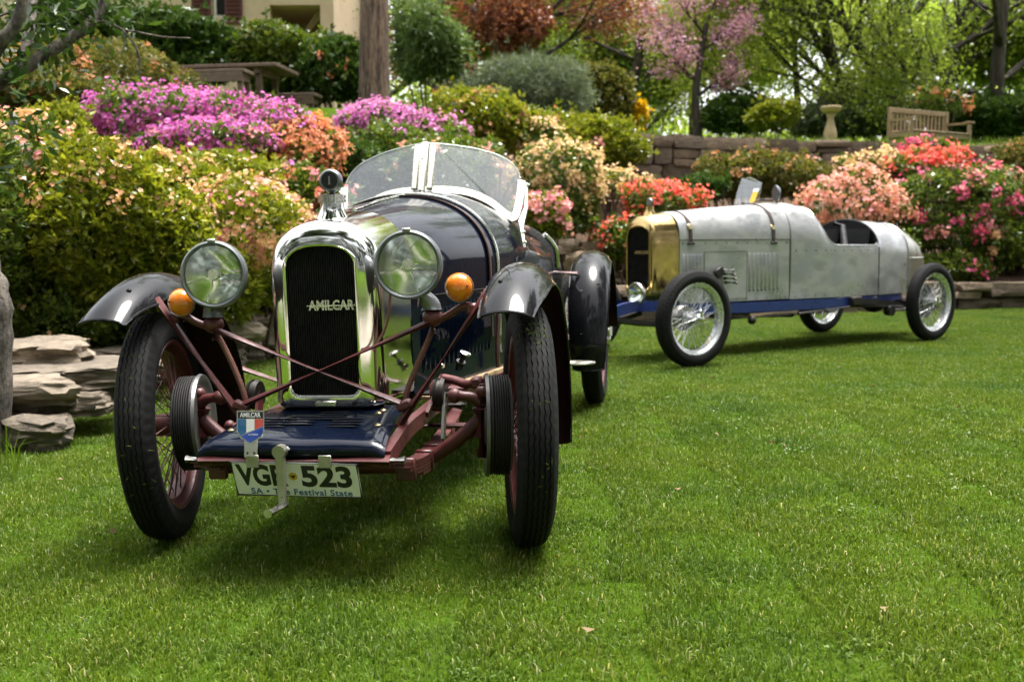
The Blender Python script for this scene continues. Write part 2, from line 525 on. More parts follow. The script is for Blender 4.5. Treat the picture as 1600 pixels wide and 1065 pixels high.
M['spoke'] = paint('silver_spoke_paint', (.66, .67, .67), (.58, .59, .6), (.2, .34), metal=.6)

M['wall_stone'] = rock_mat('wall_sandstone', (.075, .053, .036), (.18, .13, .085), (.28, .20, .13), 4)
M['edge_stone'] = rock_mat('edging_sandstone', (.11, .088, .065), (.23, .185, .135), (.34, .275, .195), 7)

# ------------------------------------------------------------------ terrain
EDGE = np.array([(-60, -6), (-14, -1.5), (-6, 2.4), (-3.4, 4.3), (-2.72, 5.2), (-2.5, 6.4), (-2.15, 8.1), (-1.1, 9.6), (.4, 10.6), (2.5, 11.6), (4.5, 12.5), (6.4, 12.9), (9, 13.1), (16, 12.6), (60, 6)], float)

def edge_dist(x, y):
    """distance behind the border of the lawn (negative on the lawn)"""
    p = np.stack([np.asarray(x, float), np.asarray(y, float)], -1)
    best = np.full(p.shape[:-1], 1e9); sgn = np.ones(p.shape[:-1])
    for a, b in zip(EDGE[:-1], EDGE[1:]):
        d = b - a
        t = np.clip(((p - a) @ d) / (d @ d), 0, 1)
        q = a + t[..., None] * d
        r = p - q
        dd = np.hypot(r[..., 0], r[..., 1])
        cr = d[0] * r[..., 1] - d[1] * r[..., 0]
        m = dd < best - 1e-6
        best = np.where(m, dd, best); sgn = np.where(m, np.sign(cr), sgn)
    return best * np.where(sgn == 0, 1, sgn)

def terrain(x, y):
    x = np.asarray(x, float); y = np.asarray(y, float)
    s = edge_dist(x, y)
    sl = .03 + (.008 - .03) * smoothstep(4.2, 6.6, y)
    lawn = sl * np.clip(x, -5, 7) + .0058 * (1 - smoothstep(4.2, 6.6, y))
    L = np.interp(s, [0, .12, .35, 1.2, 3.0, 4.3, 5.2, 40, 200], [0, .05, .30, .6, 1.6, 2.72, 2.85, 3.1, 5])
    R = np.interp(s, [0, .12, .3, 2.0, 4.0, 4.38, 4.55, 5.2, 40, 200], [0, .05, .33, .8, 1.6, 1.70, 2.56, 2.64, 2.9, 5])
    k = smoothstep(.2, 1.8, x)
    bank = L * (1 - k) + R * k
    wob = .05 * np.sin(x * 2.1 + y * 1.3) * np.sin(y * 1.7 - x * .8) * np.clip(s, 0, 1)
    return lawn + np.where(s > 0, bank + wob, 0)

def tz(x, y): return float(terrain(x, y))

def ground_mat():
    m, nt, bs, out = nmat('garden_ground')
    at_ = nt.nodes.new('ShaderNodeAttribute'); at_.attribute_name = 'bed'
    nz = noise(nt, 2.2, 6, .6); nf = noise(nt, 55, 8, .75); nl = noise(nt, 22, 5, .7)
    g = ramp(nt, nz.outputs['Fac'], [(.3, (.045, .085, .008)), (.5, (.062, .115, .010)), (.72, (.08, .125, .016))])
    b = ramp(nt, nf.outputs['Fac'], [(.3, (.035, .022, .016)), (.5, (.10, .065, .045)), (.68, (.20, .145, .10))])
    mx = nt.nodes.new('ShaderNodeMix'); mx.data_type = 'RGBA'
    nt.links.new(at_.outputs['Fac'], mx.inputs['Factor'])
    nt.links.new(g.outputs['Color'], mx.inputs['A']); nt.links.new(b.outputs['Color'], mx.inputs['B'])
    nt.links.new(mx.outputs['Result'], bs.inputs['Base Color'])
    bs.inputs['Roughness'].default_value = .95
    bs.inputs['Specular IOR Level'].default_value = 0.0
    ad = nt.nodes.new('ShaderNodeMath'); ad.operation = 'ADD'
    nt.links.new(nf.outputs['Fac'], ad.inputs[0]); nt.links.new(nl.outputs['Fac'], ad.inputs[1])
    bump(nt, ad.outputs[0], .9, .03, bs)
    return m

def make_ground():
    xs = np.concatenate([np.linspace(-300, -16, 14)[:-1], np.linspace(-16, 18, 205), np.linspace(18, 300, 14)[1:]])
    ys = np.concatenate([np.linspace(-120, -6, 10)[:-1], np.linspace(-6, 26, 193), np.linspace(26, 420, 18)[1:]])
    X, Y = np.meshgrid(xs, ys)
    Z = terrain(X, Y)
    s = edge_dist(X, Y)
    bed = smoothstep(.0, .12, s) * (1 - smoothstep(4.6, 5.2, s))
    # the upper lawn in front of the picnic table reaches over the top of the bank
    bed *= 1 - smoothstep(2.35, 2.6, Z) * (1 - smoothstep(-1.2, -.4, X))
    n, m_ = X.shape
    idx = np.arange(n * m_).reshape(n, m_)
    q = np.stack([idx[:-1, :-1], idx[:-1, 1:], idx[1:, 1:], idx[1:, :-1]], -1).reshape(-1, 4)
    me = np_mesh('ground', np.stack([X, Y, Z], -1).reshape(-1, 3), q, attrs={'bed': bed.ravel()})
    o = link('ground', me, ground_mat(), smooth=True)
    return tag(o, kind='structure')
make_ground()

# invented gravel sheet behind the photographer, added to give nickel and lamps pale reflections
def make_added_drive():
    xs = np.linspace(-30, 30, 41); ys = np.array([-7.5, -6.2, -4.8, -3.4, -2.0])
    X, Y = np.meshgrid(xs, ys); Y = Y + .4 * np.sin(X * .3)
    idx = np.arange(X.size).reshape(X.shape)
    q = np.stack([idx[:-1, :-1], idx[:-1, 1:], idx[1:, 1:], idx[1:, :-1]], -1).reshape(-1, 4)
    m = paint('added_gravel', (.42, .38, .32), (.30, .27, .23), (.85, .95), scale=30, bmp=.5, bscale=80, bdist=.02)
    tag(link('added_drive', np_mesh('added_drive', np.stack([X, Y, terrain(X, Y) + .02], -1).reshape(-1, 3), q), m, smooth=True), kind='structure')
make_added_drive()

# ------------------------------------------------------------------ lawn grass (blades spread by geometry nodes)
def grass_mat():
    m = leaf_mat('lawn_blades', [(0, (.050, .090, .011)), (.45, (.090, .145, .015)), (.8, (.138, .192, .022)), (.93, (.20, .25, .04)), (1, (.40, .37, .20))], trans=.4, gloss=.035, rough=.5)
    nt = m.node_tree
    cr = [n for n in nt.nodes if n.type == 'VALTORGB'][0]
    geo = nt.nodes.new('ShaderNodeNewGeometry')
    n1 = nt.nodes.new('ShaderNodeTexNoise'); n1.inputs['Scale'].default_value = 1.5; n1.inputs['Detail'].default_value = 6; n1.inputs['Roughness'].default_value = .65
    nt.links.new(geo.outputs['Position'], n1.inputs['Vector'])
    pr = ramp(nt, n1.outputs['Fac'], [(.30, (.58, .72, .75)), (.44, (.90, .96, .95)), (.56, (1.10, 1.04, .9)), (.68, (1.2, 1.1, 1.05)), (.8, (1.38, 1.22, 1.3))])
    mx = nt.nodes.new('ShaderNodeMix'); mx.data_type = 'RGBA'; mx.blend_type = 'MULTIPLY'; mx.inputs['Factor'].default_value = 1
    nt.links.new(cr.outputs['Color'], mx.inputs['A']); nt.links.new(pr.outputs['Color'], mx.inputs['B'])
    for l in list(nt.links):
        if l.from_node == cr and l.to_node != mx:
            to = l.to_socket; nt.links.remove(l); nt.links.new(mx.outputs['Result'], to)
    return m
M['grass'] = grass_mat()

def blades(rng, px, py, pz, length, width, lean=.55):
    """three-part bent blades; returns verts, quads, tris, v"""
    n = len(px)
    az = rng.uniform(0, 2 * pi, n)
    ln = np.abs(rng.normal(0, lean, n)) + .08
    fx, fy = np.cos(az), np.sin(az)
    sx, sy = -fy, fx
    base = np.stack([px, py, pz], -1)
    side = np.stack([sx, sy, np.zeros(n)], -1) * (width / 2)[:, None]
    f = np.stack([fx, fy, np.zeros(n)], -1)
    up = np.array([0, 0, 1.0])
    m1 = base + up * (length * .55)[:, None] + f * (length * .55 * np.tan(np.clip(ln * .5, 0, 1.1)))[:, None] * .7
    tip = m1 + up * (length * .45 * np.cos(np.clip(ln * 1.5, 0, 1.5)))[:, None] + f * (length * .45 * np.sin(np.clip(ln * 1.5, 0, 1.5)))[:, None]
    V = np.stack([base - side, base + side, m1 + side * .8, m1 - side * .8, tip], 1).reshape(-1, 3)
    k = np.arange(n)[:, None] * 5
    Q = k + np.array([0, 1, 2, 3]); T = k + np.array([3, 2, 4])
    v = np.repeat(np.clip(rng.normal(.45, .22, n), 0, 1), 5)
    return V, Q, T, v

def make_lawn_grass():
    rng = np.random.default_rng(5)
    VV, QQ, TT, vv, kk = [], [], [], [], []
    off = 0; P = .42
    for var in range(4):
        n = 8200
        x = rng.uniform(-P / 2 - .05, P / 2 + .05, n); y = rng.uniform(-P / 2 - .05, P / 2 + .05, n)
        clump = .95 + .2 * np.sin(x * 23 + var) * np.sin(y * 19 + 2 * var)
        V, Q, T, v = blades(rng, x, y, np.full(n, -.004), rng.gamma(6, .0027, n).clip(.008, .030) * clump, rng.uniform(.0024, .0044, n))
        dead = rng.random(n) < .022
        v = np.where(np.repeat(dead, 5), 1.0, v * .93)
        VV.append(V); QQ.append(Q + off); TT.append(T + off); vv.append(v); kk.append(np.full(len(V), var)); off += len(V)
    # where a patch stands: loose points in the same mesh
    gx, gy = np.meshgrid(np.arange(-9.5, 12.5, P), np.arange(1.0, 13.4, P))
    gx = gx.ravel() + rng.uniform(-.04, .04, gx.size); gy = gy.ravel() + rng.uniform(-.04, .04, gy.size)
    keep = (edge_dist(gx, gy) < -.12) & (np.abs(gx) < gy * .56 + 1.0)
    gx, gy = gx[keep], gy[keep]
    pts = np.stack([gx, gy, terrain(gx, gy)], -1)
    verts = np.concatenate(VV + [pts])
    kind = np.concatenate(kk + [np.full(len(pts), 9)])
    v = np.concatenate(vv + [np.zeros(len(pts))])
    pick = np.concatenate([np.zeros(off), rng.integers(0, 4, len(pts))])
    rot = np.concatenate([np.zeros(off), rng.integers(0, 4, len(pts)) * (pi / 2) + rng.uniform(-.2, .2, len(pts))])
    scl = np.concatenate([np.ones(off), rng.uniform(.95, 1.1, len(pts))])
    me = np_mesh('lawn_grass', verts, np.concatenate(QQ), np.concatenate(TT), {'v': v, 'kind_id': kind, 'pick': pick, 'rot': rot, 'scl': scl})
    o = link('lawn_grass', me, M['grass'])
    tag(o, 'short mown green grass of the lawn around both cars', 'grass', kind='stuff')
    ng = bpy.data.node_groups.new('spread_blades', 'GeometryNodeTree')
    ng.interface.new_socket('Geometry', in_out='INPUT', socket_type='NodeSocketGeometry')
    ng.interface.new_socket('Geometry', in_out='OUTPUT', socket_type='NodeSocketGeometry')
    N = ng.nodes.new; Lk = ng.links.new
    gi, go = N('NodeGroupInput'), N('NodeGroupOutput')
    def attr(nm):
        a = N('GeometryNodeInputNamedAttribute'); a.data_type = 'FLOAT'; a.inputs['Name'].default_value = nm
        return a.outputs['Attribute']
    def sep(val):
        c = N('FunctionNodeCompare'); c.data_type = 'FLOAT'; c.operation = 'EQUAL'
        Lk(attr('kind_id'), c.inputs['A']); c.inputs['B'].default_value = val; c.inputs['Epsilon'].default_value = .1
        s = N('GeometryNodeSeparateGeometry'); s.domain = 'POINT'
        Lk(gi.outputs[0], s.inputs['Geometry']); Lk(c.outputs['Result'], s.inputs['Selection'])
        return s.outputs['Selection']
    g2i = N('GeometryNodeGeometryToInstance')
    for var in reversed(range(4)): Lk(sep(float(var)), g2i.inputs[0])
    m2p = N('GeometryNodeMeshToPoints'); Lk(sep(9.0), m2p.inputs['Mesh'])
    iop = N('GeometryNodeInstanceOnPoints')
    Lk(m2p.outputs[0], iop.inputs['Points']); Lk(g2i.outputs[0], iop.inputs['Instance'])
    iop.inputs['Pick Instance'].default_value = True
    fi = N('FunctionNodeFloatToInt'); Lk(attr('pick'), fi.inputs[0]); Lk(fi.outputs[0], iop.inputs['Instance Index'])
    cx = N('ShaderNodeCombineXYZ'); Lk(attr('rot'), cx.inputs['Z'])
    Lk(cx.outputs[0], iop.inputs['Rotation'])
    c2 = N('ShaderNodeCombineXYZ'); c2.inputs['X'].default_value = 1.08; c2.inputs['Y'].default_value = 1.08; Lk(attr('scl'), c2.inputs['Z'])
    Lk(c2.outputs[0], iop.inputs['Scale'])
    Lk(iop.outputs[0], go.inputs[0])
    md = o.modifiers.new('spread', 'NODES'); md.node_group = ng
make_lawn_grass()

def long_grass(name, label, spots, seed, n_each=40, h=(.10, .28), spread=.10, w=(.003, .007)):
    rng = np.random.default_rng(seed)
    xs, ys = [], []
    for (x, y) in spots:
        xs.append(x + rng.normal(0, spread, n_each)); ys.append(y + rng.normal(0, spread, n_each))
    x = np.concatenate(xs); y = np.concatenate(ys)
    V, Q, T, v = blades(rng, x, y, terrain(x, y) - .01, rng.uniform(*h, len(x)), rng.uniform(*w, len(x)), lean=.5)
    o = link(name, np_mesh(name, V, Q, T, {'v': np.clip(v * .8 + .1, 0, .92)}), M['grass'])
    return tag(o, label, 'grass', kind='stuff')

# ------------------------------------------------------------------ stones
def stone_meshes(prefix, count, seed, power=4.5, jit=.10, sub=3, strata=0.0):
    out = []
    rng = np.random.default_rng(seed)
    g = np.linspace(-1, 1, sub + 1)
    for k in range(count):
        vs, key = [], {}
        fs = []
        def vid(p):
            kk = tuple(np.round(p, 4))
            if kk not in key: key[kk] = len(vs); vs.append(p)
            return key[kk]
        for ax in range(3):
            for sg in (-1, 1):
                for i in range(sub):
                    for j in range(sub):
                        q = []
                        for (a, b) in ((i, j), (i + 1, j), (i + 1, j + 1), (i, j + 1)):
                            p = np.zeros(3); p[ax] = sg; p[(ax + 1) % 3] = g[a]; p[(ax + 2) % 3] = g[b]
                            q.append(vid(p))
                        fs.append(q if sg > 0 else q[::-1])
        P = np.array(vs)
        # an irregular outline in plan, nearly flat top and bottom
        ang = np.arctan2(P[:, 1], P[:, 0])
        lob = 1 + jit * (np.sin(ang * 2 + rng.uniform(0, 6)) * .5 + np.sin(ang * 3 + rng.uniform(0, 6)) * .5 + np.sin(ang * 5 + rng.uniform(0, 6)) * .35)
        nrm = (np.abs(P) ** power).sum(1) ** (1 / power)
        P = P / nrm[:, None] * .5
        P[:, 0] *= lob; P[:, 1] *= lob
        for _ in range(4):
            kv = rng.normal(0, 5, 3); ph = rng.uniform(0, 6)
            P += np.sin(P @ kv + ph)[:, None] * rng.normal(0, jit * .13, 3)
        P += rng.normal(0, jit * .16, P.shape)
        if strata:
            st_ = np.sin(P[:, 2] * 22 + np.sin(P[:, 0] * 4 + k) * 1.5) * strata
            r = np.hypot(P[:, 0], P[:, 1])[:, None] + 1e-6
            P[:, :2] += P[:, :2] / r * st_[:, None]
        sk = rng.uniform(-jit, jit, 3)
        P[:, 0] += P[:, 2] * sk[0]; P[:, 2] += P[:, 0] * sk[1] * .5
        me = np_mesh(prefix, P, np.array(fs))
        me.polygons.foreach_set('use_smooth', np.ones(len(me.polygons), bool)); me.set_sharp_from_angle(angle=rad(24))
        out.append(me)
    return out
WALL_ST = stone_meshes('stone', 12, 3, 12, .07, 2)
EDGE_ST = stone_meshes('stone', 8, 8, 11, .17, 3)
SLAB_ST = stone_meshes('stone', 8, 18, 12, .17, 9, strata=.006)

def put_stone(me, mat, parent, c, size, rz=0, rx=0, ry=0):
    o = bpy.data.objects.new('stone', me)
    if not me.materials: me.materials.append(mat)
    COL.objects.link(o)
    o.parent = parent
    o.location = Vector(c) - parent.location
    o.scale = size
    o.rotation_euler = (rx, ry, rz)
    return o

def course_wall(name, label, path, zbase, height, courses, seed, length=(.35, .75), depth=.35, group=None, meshes=None, mat=None, top_follow=None):
    """dry stone wall along a plan path; each stone is its own piece"""
    rng = random.Random(seed)
    meshes = meshes or WALL_ST
    mat = mat or M['wall_stone']
    P = [Vector((x, y, 0)) for x, y in path]
    cum = [0]
    for a, b in zip(P[:-1], P[1:]): cum.append(cum[-1] + (b - a).length)
    def point(s):
        for i in range(len(P) - 1):
            if s <= cum[i + 1] or i == len(P) - 2:
                t = (s - cum[i]) / (cum[i + 1] - cum[i]); d = P[i + 1] - P[i]
                return P[i] + d * t, math.atan2(d.y, d.x)
    root = empty(name, (P[0].x, P[0].y, zbase(P[0].x, P[0].y)))
    tag(root, label, 'wall', group, 'thing')
    hs = [rng.uniform(.75, 1.3) for _ in range(courses)]; tot = sum(hs)
    zacc = 0
    for c in range(courses):
        h = hs[c] / tot * height
        s = -rng.uniform(0, .3)
        while s < cum[-1]:
            L = rng.uniform(*length)
            p, a = point(max(0, min(s + L / 2, cum[-1])))
            q_ = rng.random()
            split = [(0, 1)] if q_ < .6 else [(0, .42), (.42, 1)] if q_ < .8 else [(0, 1.18)] if c < courses - 1 else [(0, .85)]
            for f0, f1 in split:
                z = zbase(p.x, p.y) + zacc + h * (f0 + f1) / 2
                put_stone(rng.choice(meshes), mat, root, (p.x + rng.uniform(-.02, .02), p.y + rng.uniform(-.05, .05), z + rng.uniform(-.006, .006)),
                          (L * rng.uniform(.93, .995), depth * rng.uniform(.85, 1.1), h * (f1 - f0) * rng.uniform(.92, 1.0)), a + rng.uniform(-.05, .05) + (pi if rng.random() < .5 else 0), 0, rng.uniform(-.03, .03))
            s += L
        zacc += h
    return root

def off_path(s, x0, x1, n=14):
    """points s behind the lawn border between x0 and x1"""
    out = []
    for x in np.linspace(x0, x1, n):
        ys = np.linspace(5, 20, 600)
        d = edge_dist(np.full_like(ys, x), ys)
        out.append((float(x), float(ys[np.argmax(d > s)])))
    return out

course_wall('retaining_wall', 'long brown sandstone retaining wall below the garden bench and bird bath', off_path(4.35, 1.2, 13.5, 18), lambda x, y: 1.70 - .02 * max(0, x - 5), .95, 4, 11, length=(.28, .8))
course_wall('edging_wall', 'low edging wall of flat brown stones beside the silver car at the lawn border', off_path(.12, 1.4, 12.5, 16), lambda x, y: .0, .40, 2, 12, length=(.4, 1.0), depth=.4, meshes=EDGE_ST)
course_wall('tier_wall', 'short brown stone tier between the peach azalea and the coral azalea', [(.55, 13.7), (1.2, 14.1), (2.6, 14.6)], lambda x, y: 1.15, .55, 3, 13, length=(.3, .6))
course_wall('bank_wall', 'low stone tier in the mulch behind the rear wing of the blue car', [(.1, 11.1), (.7, 11.5), (1.6, 11.9)], lambda x, y: .42, .52, 3, 14, length=(.3, .6), meshes=EDGE_ST)
course_wall('upper_bank_wall', 'shaded stone tier below the picnic lawn above the magenta azalea', [(-3.1, 12.4), (-2.2, 12.7), (-.9, 13.0)], lambda x, y: 1.75, .55, 2, 15, length=(.4, .8))

# the stone border at the left, behind the blue car's front wheel
border = empty('border_wall', (-2.75, 5.0, 0))
tag(border, 'rough stack of flat sandstone slabs edging the left flower bed', 'wall', None, 'thing')
def st(u, v, y, size, rz=0, ry=0, rx=0, k=0):
    p = at(u, v, y)
    put_stone(SLAB_ST[k % 8], M['edge_stone'], border, p, size, rz, rx, ry)
st(25, 672, 4.5, (.44, .40, .17), .25, .06, 0, 0)
st(45, 557, 5.05, (.56, .40, .15), .2, -.03, .05, 1)
st(100, 585, 4.85, (.66, .40, .10), .42, -.05, .05, 2)
st(5, 606, 4.65, (.62, .44, .13), .3, -.04, .04, 3)
st(102, 628, 4.75, (.40, .32, .115), .4, -.10, .05, 4)
st(28, 637, 4.62, (.28, .26, .075), .1, .03, 0, 5)
st(178, 582, 5.6, (.55, .38, .12), .8, -.03, .04, 6)
st(180, 556, 5.9, (.5, .35, .11), .7, 0, .04, 7)
for i, (u, v, y, L, h) in enumerate([(250, 560, 6.4, .6, .2), (250, 530, 6.5, .5, .16), (300, 552, 7.0, .55, .2), (325, 522, 7.1, .6, .18), (352, 548, 7.5, .5, .2), (385, 520, 7.6, .62, .24), (395, 548, 7.7, .6, .18), (422, 520, 8.1, .5, .24), (430, 545, 8.2, .55, .2), (415, 500, 8.3, .5, .16), (470, 530, 8.9, .6, .3), (520, 520, 9.3, .6, .3), (560, 512, 9.7, .6, .3), (610, 505, 10.0, .7, .3), (660, 500, 10.3, .7, .3)]):
    st(u, v, y, (L, .38, h), .9 - i * .05, random.Random(i).uniform(-.08, .08), .03, i)
long_grass('long_grass', 'unmown long grass tufts against the left border stones', [(-2.28, 4.35), (-2.4, 4.75), (-2.42, 5.2), (-2.3, 5.5), (-2.3, 5.8), (-2.15, 3.9), (-2.0, 3.85), (-2.2, 6.3), (-1.95, 7.6), (-1.75, 8.2), (-2.45, 4.1), (-2.35, 3.8)], 21, n_each=36, h=(.06, .24), spread=.07)
long_grass('terrace_grass', 'ragged grass fringe along the top of the stone retaining wall', [(x, y + .35) for x, y in off_path(4.5, 1.3, 12.5, 34)], 22, n_each=60, h=(.06, .2), spread=.16, w=(.006, .012))
long_grass('picnic_lawn_grass', 'dry upper lawn edge in front of the picnic table', [(x, y) for x in np.arange(-5.2, -1.3, .3) for y in (12.1, 12.5, 12.9, 13.3)], 23, n_each=110, h=(.05, .13), spread=.22, w=(.006, .011))

# clover and weeds in the turf, and a few fallen leaves
def lawn_weeds():
    rng = np.random.default_rng(61)
    cx = rng.uniform(-6, 7, 260); cy = rng.uniform(1.7, 10, 260)
    ok = (edge_dist(cx, cy) < -.3) & (np.abs(cx) < cy * .56 + .3); cx, cy = cx[ok], cy[ok]
    P = []
    for x, y in zip(cx, cy):
        k = rng.integers(6, 60); r = rng.uniform(.02, .11)
        P.append(np.stack([x + rng.normal(0, r, k), y + rng.normal(0, r, k)], -1))
    P = np.concatenate(P); z = terrain(P[:, 0], P[:, 1]) + rng.uniform(.012, .026, len(P))
    B = np.concatenate([P, z[:, None]], 1)
    V, Q, T = [], [], None
    out, qq, vv, off = [], [], [], 0
    for a in (0, 2.1, 4.2):
        az = rng.uniform(0, .6, len(B)) + a
        D = np.stack([np.cos(az), np.sin(az), rng.uniform(.0, .5, len(B))], -1)
        l = rng.uniform(.007, .013, len(B))
        V_, Q_, v_ = leaves(rng, B, D, l, l * .85, fold=.1, v=np.clip(rng.normal(.3, .18, len(B)), 0, .8))
        out.append(V_); qq.append(Q_ + off); vv.append(v_); off += len(V_)
    o = link('clover', np_mesh('clover', np.concatenate(out), np.concatenate(qq), attrs={'v': np.concatenate(vv)}), M['grass'])
    tag(o, 'small clover and weed leaves scattered in the lawn', 'weeds', kind='stuff')
    n = 150
    x = rng.uniform(-5, 6, n); y = rng.uniform(1.7, 9, n); ok = (edge_dist(x, y) < -.1) & (np.abs(x) < y * .55 + .2); x, y = x[ok], y[ok]; n = len(x)
    B = np.stack([x, y, terrain(x, y) + rng.uniform(.02, .032, n)], -1)
    l = rng.uniform(.012, .04, n)
    D = rng.normal(size=(n, 3)) * np.array([1, 1, .15])
    V_, Q_, v_ = leaves(rng, B, D, l, l * .45, fold=.4, v=rng.random(n))
    m = leaf_mat('dead_leaf', [(0, (.10, .055, .03)), (.5, (.16, .10, .055)), (1, (.26, .19, .11))], .2, .03)
    tag(link('fallen_leaves', np_mesh('fallen_leaves', V_, Q_, attrs={'v': v_}), m), 'small dry fallen leaves lying on the lawn', 'leaves', kind='stuff')

# ------------------------------------------------------------------ vegetation
def unit(a): return a / np.maximum(np.linalg.norm(a, axis=-1, keepdims=True), 1e-9)

def leaves(rng, P, D, L, W, fold=.25, v=None):
    """one folded diamond leaf per row: base P, direction D, length L, width W"""
    n = len(P)
    D = unit(D)
    ref = rng.normal(size=(n, 3)); S = unit(np.cross(D, ref)); N = np.cross(D, S)
    mid = P + D * (L * .5)[:, None]
    lift = N * (W * fold)[:, None]
    V = np.stack([P, mid + S * (W / 2)[:, None] + lift, P + D * L[:, None], mid - S * (W / 2)[:, None] + lift], 1).reshape(-1, 3)
    Q = np.arange(n)[:, None] * 4 + np.array([0, 1, 2, 3])
    if v is None: v = rng.random(n)
    return V, Q, np.repeat(v, 4)

def rosettes(rng, P, N, k, L, W, v=None, spread=.9):
    """k leaves standing round each point P with axis N"""
    n = len(P)
    Pk = np.repeat(P, k, 0); Nk = np.repeat(unit(N), k, 0)
    D = Nk * rng.uniform(.25, 1.0, (n * k, 1)) + unit(rng.normal(size=(n * k, 3))) * spread
    vv = None if v is None else np.repeat(v, k) + rng.normal(0, .08, n * k)
    l = L * rng.uniform(.65, 1.25, n * k) * np.repeat(rng.uniform(.55, 1.35, n), k)
    return leaves(rng, Pk, D, l, l * (W / L) * rng.uniform(.8, 1.2, n * k), v=None if vv is None else np.clip(vv, 0, 1))

def flowers(rng, P, N, size, v):
    """open five-petalled flowers"""
    n = len(P); N = unit(N)
    ref = rng.normal(size=(n, 3)); A = unit(np.cross(N, ref)); B = np.cross(N, A)
    V, Q = [], []
    sz = size * rng.uniform(.7, 1.2, n)
    ctr = P
    vs = []
    base = 0
    for k in range(5):
        t = 2 * pi * k / 5 + rng.uniform(-.15, .15, n)
        d = A * np.cos(t)[:, None] + B * np.sin(t)[:, None]
        e = -A * np.sin(t)[:, None] + B * np.cos(t)[:, None]
        s = sz[:, None]
        V.append(np.stack([ctr, ctr + d * s * .32 + e * s * .24 + N * s * .24, ctr + d * s * .56 + N * s * rng.uniform(.05, .3, (n, 1)), ctr + d * s * .32 - e * s * .24 + N * s * .24], 1).reshape(-1, 3))
        Q.append(np.arange(n)[:, None] * 4 + np.array([0, 1, 2, 3]) + base); base += n * 4
        vs.append(np.repeat(np.clip(v + rng.normal(0, .07, n), 0, 1), 4))
    return np.concatenate(V), np.concatenate(Q), np.concatenate(vs)

lawn_weeds()

class Lump:
    """uneven rounded volume: ellipsoid with random lobes"""
    def __init__(s, rng, r, nl=26, amp=.4, sharp=11):
        s.r = np.array(r, float); s.d = unit(rng.normal(size=(nl, 3))); s.a = rng.uniform(-.6, 1, nl) * amp; s.sharp = sharp
        s.d[:, 2] = np.abs(s.d[:, 2]) * .9 - .1; s.d = unit(s.d)
        s.k = 1.0; t = unit(rng.normal(size=(600, 3))); t[:, 2] = np.abs(t[:, 2]); s.k = 1 / np.percentile(s.rad(t), 88)
    def rad(s, d):
        c = d @ s.d.T
        return s.k * (1 + (np.exp((c - 1) * s.sharp) * s.a).sum(1))
    def sample(s, rng, n, lo=-.45, depth=.16):
        d = unit(rng.normal(size=(n * 2, 3))); d = d[d[:, 2] > lo][:n]
        k = 1 - np.abs(rng.exponential(depth, len(d)))
        k = np.clip(k, .12, 1.06)
        P = d * (s.rad(d) * k)[:, None] * s.r
        N = unit(d / s.r)
        return P, N, k

AZ = {}
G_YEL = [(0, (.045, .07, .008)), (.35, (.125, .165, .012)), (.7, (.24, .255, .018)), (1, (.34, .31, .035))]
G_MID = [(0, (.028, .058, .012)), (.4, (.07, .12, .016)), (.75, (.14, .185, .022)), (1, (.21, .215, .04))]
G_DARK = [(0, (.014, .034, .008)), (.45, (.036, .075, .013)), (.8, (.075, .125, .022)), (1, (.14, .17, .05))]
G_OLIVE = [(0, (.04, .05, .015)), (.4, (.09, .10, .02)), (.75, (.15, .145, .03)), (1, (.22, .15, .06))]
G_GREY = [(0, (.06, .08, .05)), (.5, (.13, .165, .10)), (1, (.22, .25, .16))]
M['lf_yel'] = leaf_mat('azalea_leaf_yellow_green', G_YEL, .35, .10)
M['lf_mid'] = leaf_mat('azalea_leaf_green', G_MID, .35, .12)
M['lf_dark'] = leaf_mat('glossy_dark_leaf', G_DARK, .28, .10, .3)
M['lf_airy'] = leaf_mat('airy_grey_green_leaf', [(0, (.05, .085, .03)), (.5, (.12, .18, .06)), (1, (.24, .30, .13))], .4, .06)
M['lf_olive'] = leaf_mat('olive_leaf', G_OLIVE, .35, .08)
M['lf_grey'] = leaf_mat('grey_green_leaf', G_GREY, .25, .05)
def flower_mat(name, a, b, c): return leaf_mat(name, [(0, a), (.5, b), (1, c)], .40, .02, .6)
M['fl_peach'] = flower_mat('peach_blossom', (.50, .24, .11), (.66, .38, .20), (.74, .52, .34))
M['fl_cream'] = flower_mat('cream_peach_blossom', (.52, .32, .17), (.70, .48, .28), (.80, .62, .40))
M['fl_purple'] = flower_mat('purple_blossom', (.36, .05, .30), (.55, .12, .44), (.70, .28, .58))
M['fl_magenta'] = flower_mat('magenta_blossom', (.42, .08, .38), (.60, .19, .52), (.72, .38, .62))
M['fl_pink'] = flower_mat('pink_blossom', (.52, .12, .20), (.74, .30, .34), (.82, .48, .46))
M['fl_salmon'] = flower_mat('salmon_blossom', (.62, .20, .17), (.76, .38, .32), (.82, .54, .46))
M['fl_coral'] = flower_mat('coral_blossom', (.48, .12, .06), (.66, .26, .14), (.76, .40, .26))
M['fl_coralred'] = flower_mat('coral_red_blossom', (.62, .06, .045), (.78, .14, .11), (.82, .28, .22))
M['fl_hot'] = flower_mat('hot_pink_blossom', (.42, .03, .11), (.64, .09, .22), (.76, .26, .40))
M['fl_red'] = flower_mat('red_blossom', (.45, .025, .03), (.66, .06, .05), (.74, .14, .12))
M['fl_gold'] = flower_mat('golden_foliage', (.35, .20, .01), (.60, .36, .01), (.75, .50, .03))
M['fl_rust'] = flower_mat('faded_rust_blossom', (.25, .10, .04), (.38, .17, .07), (.5, .26, .12))

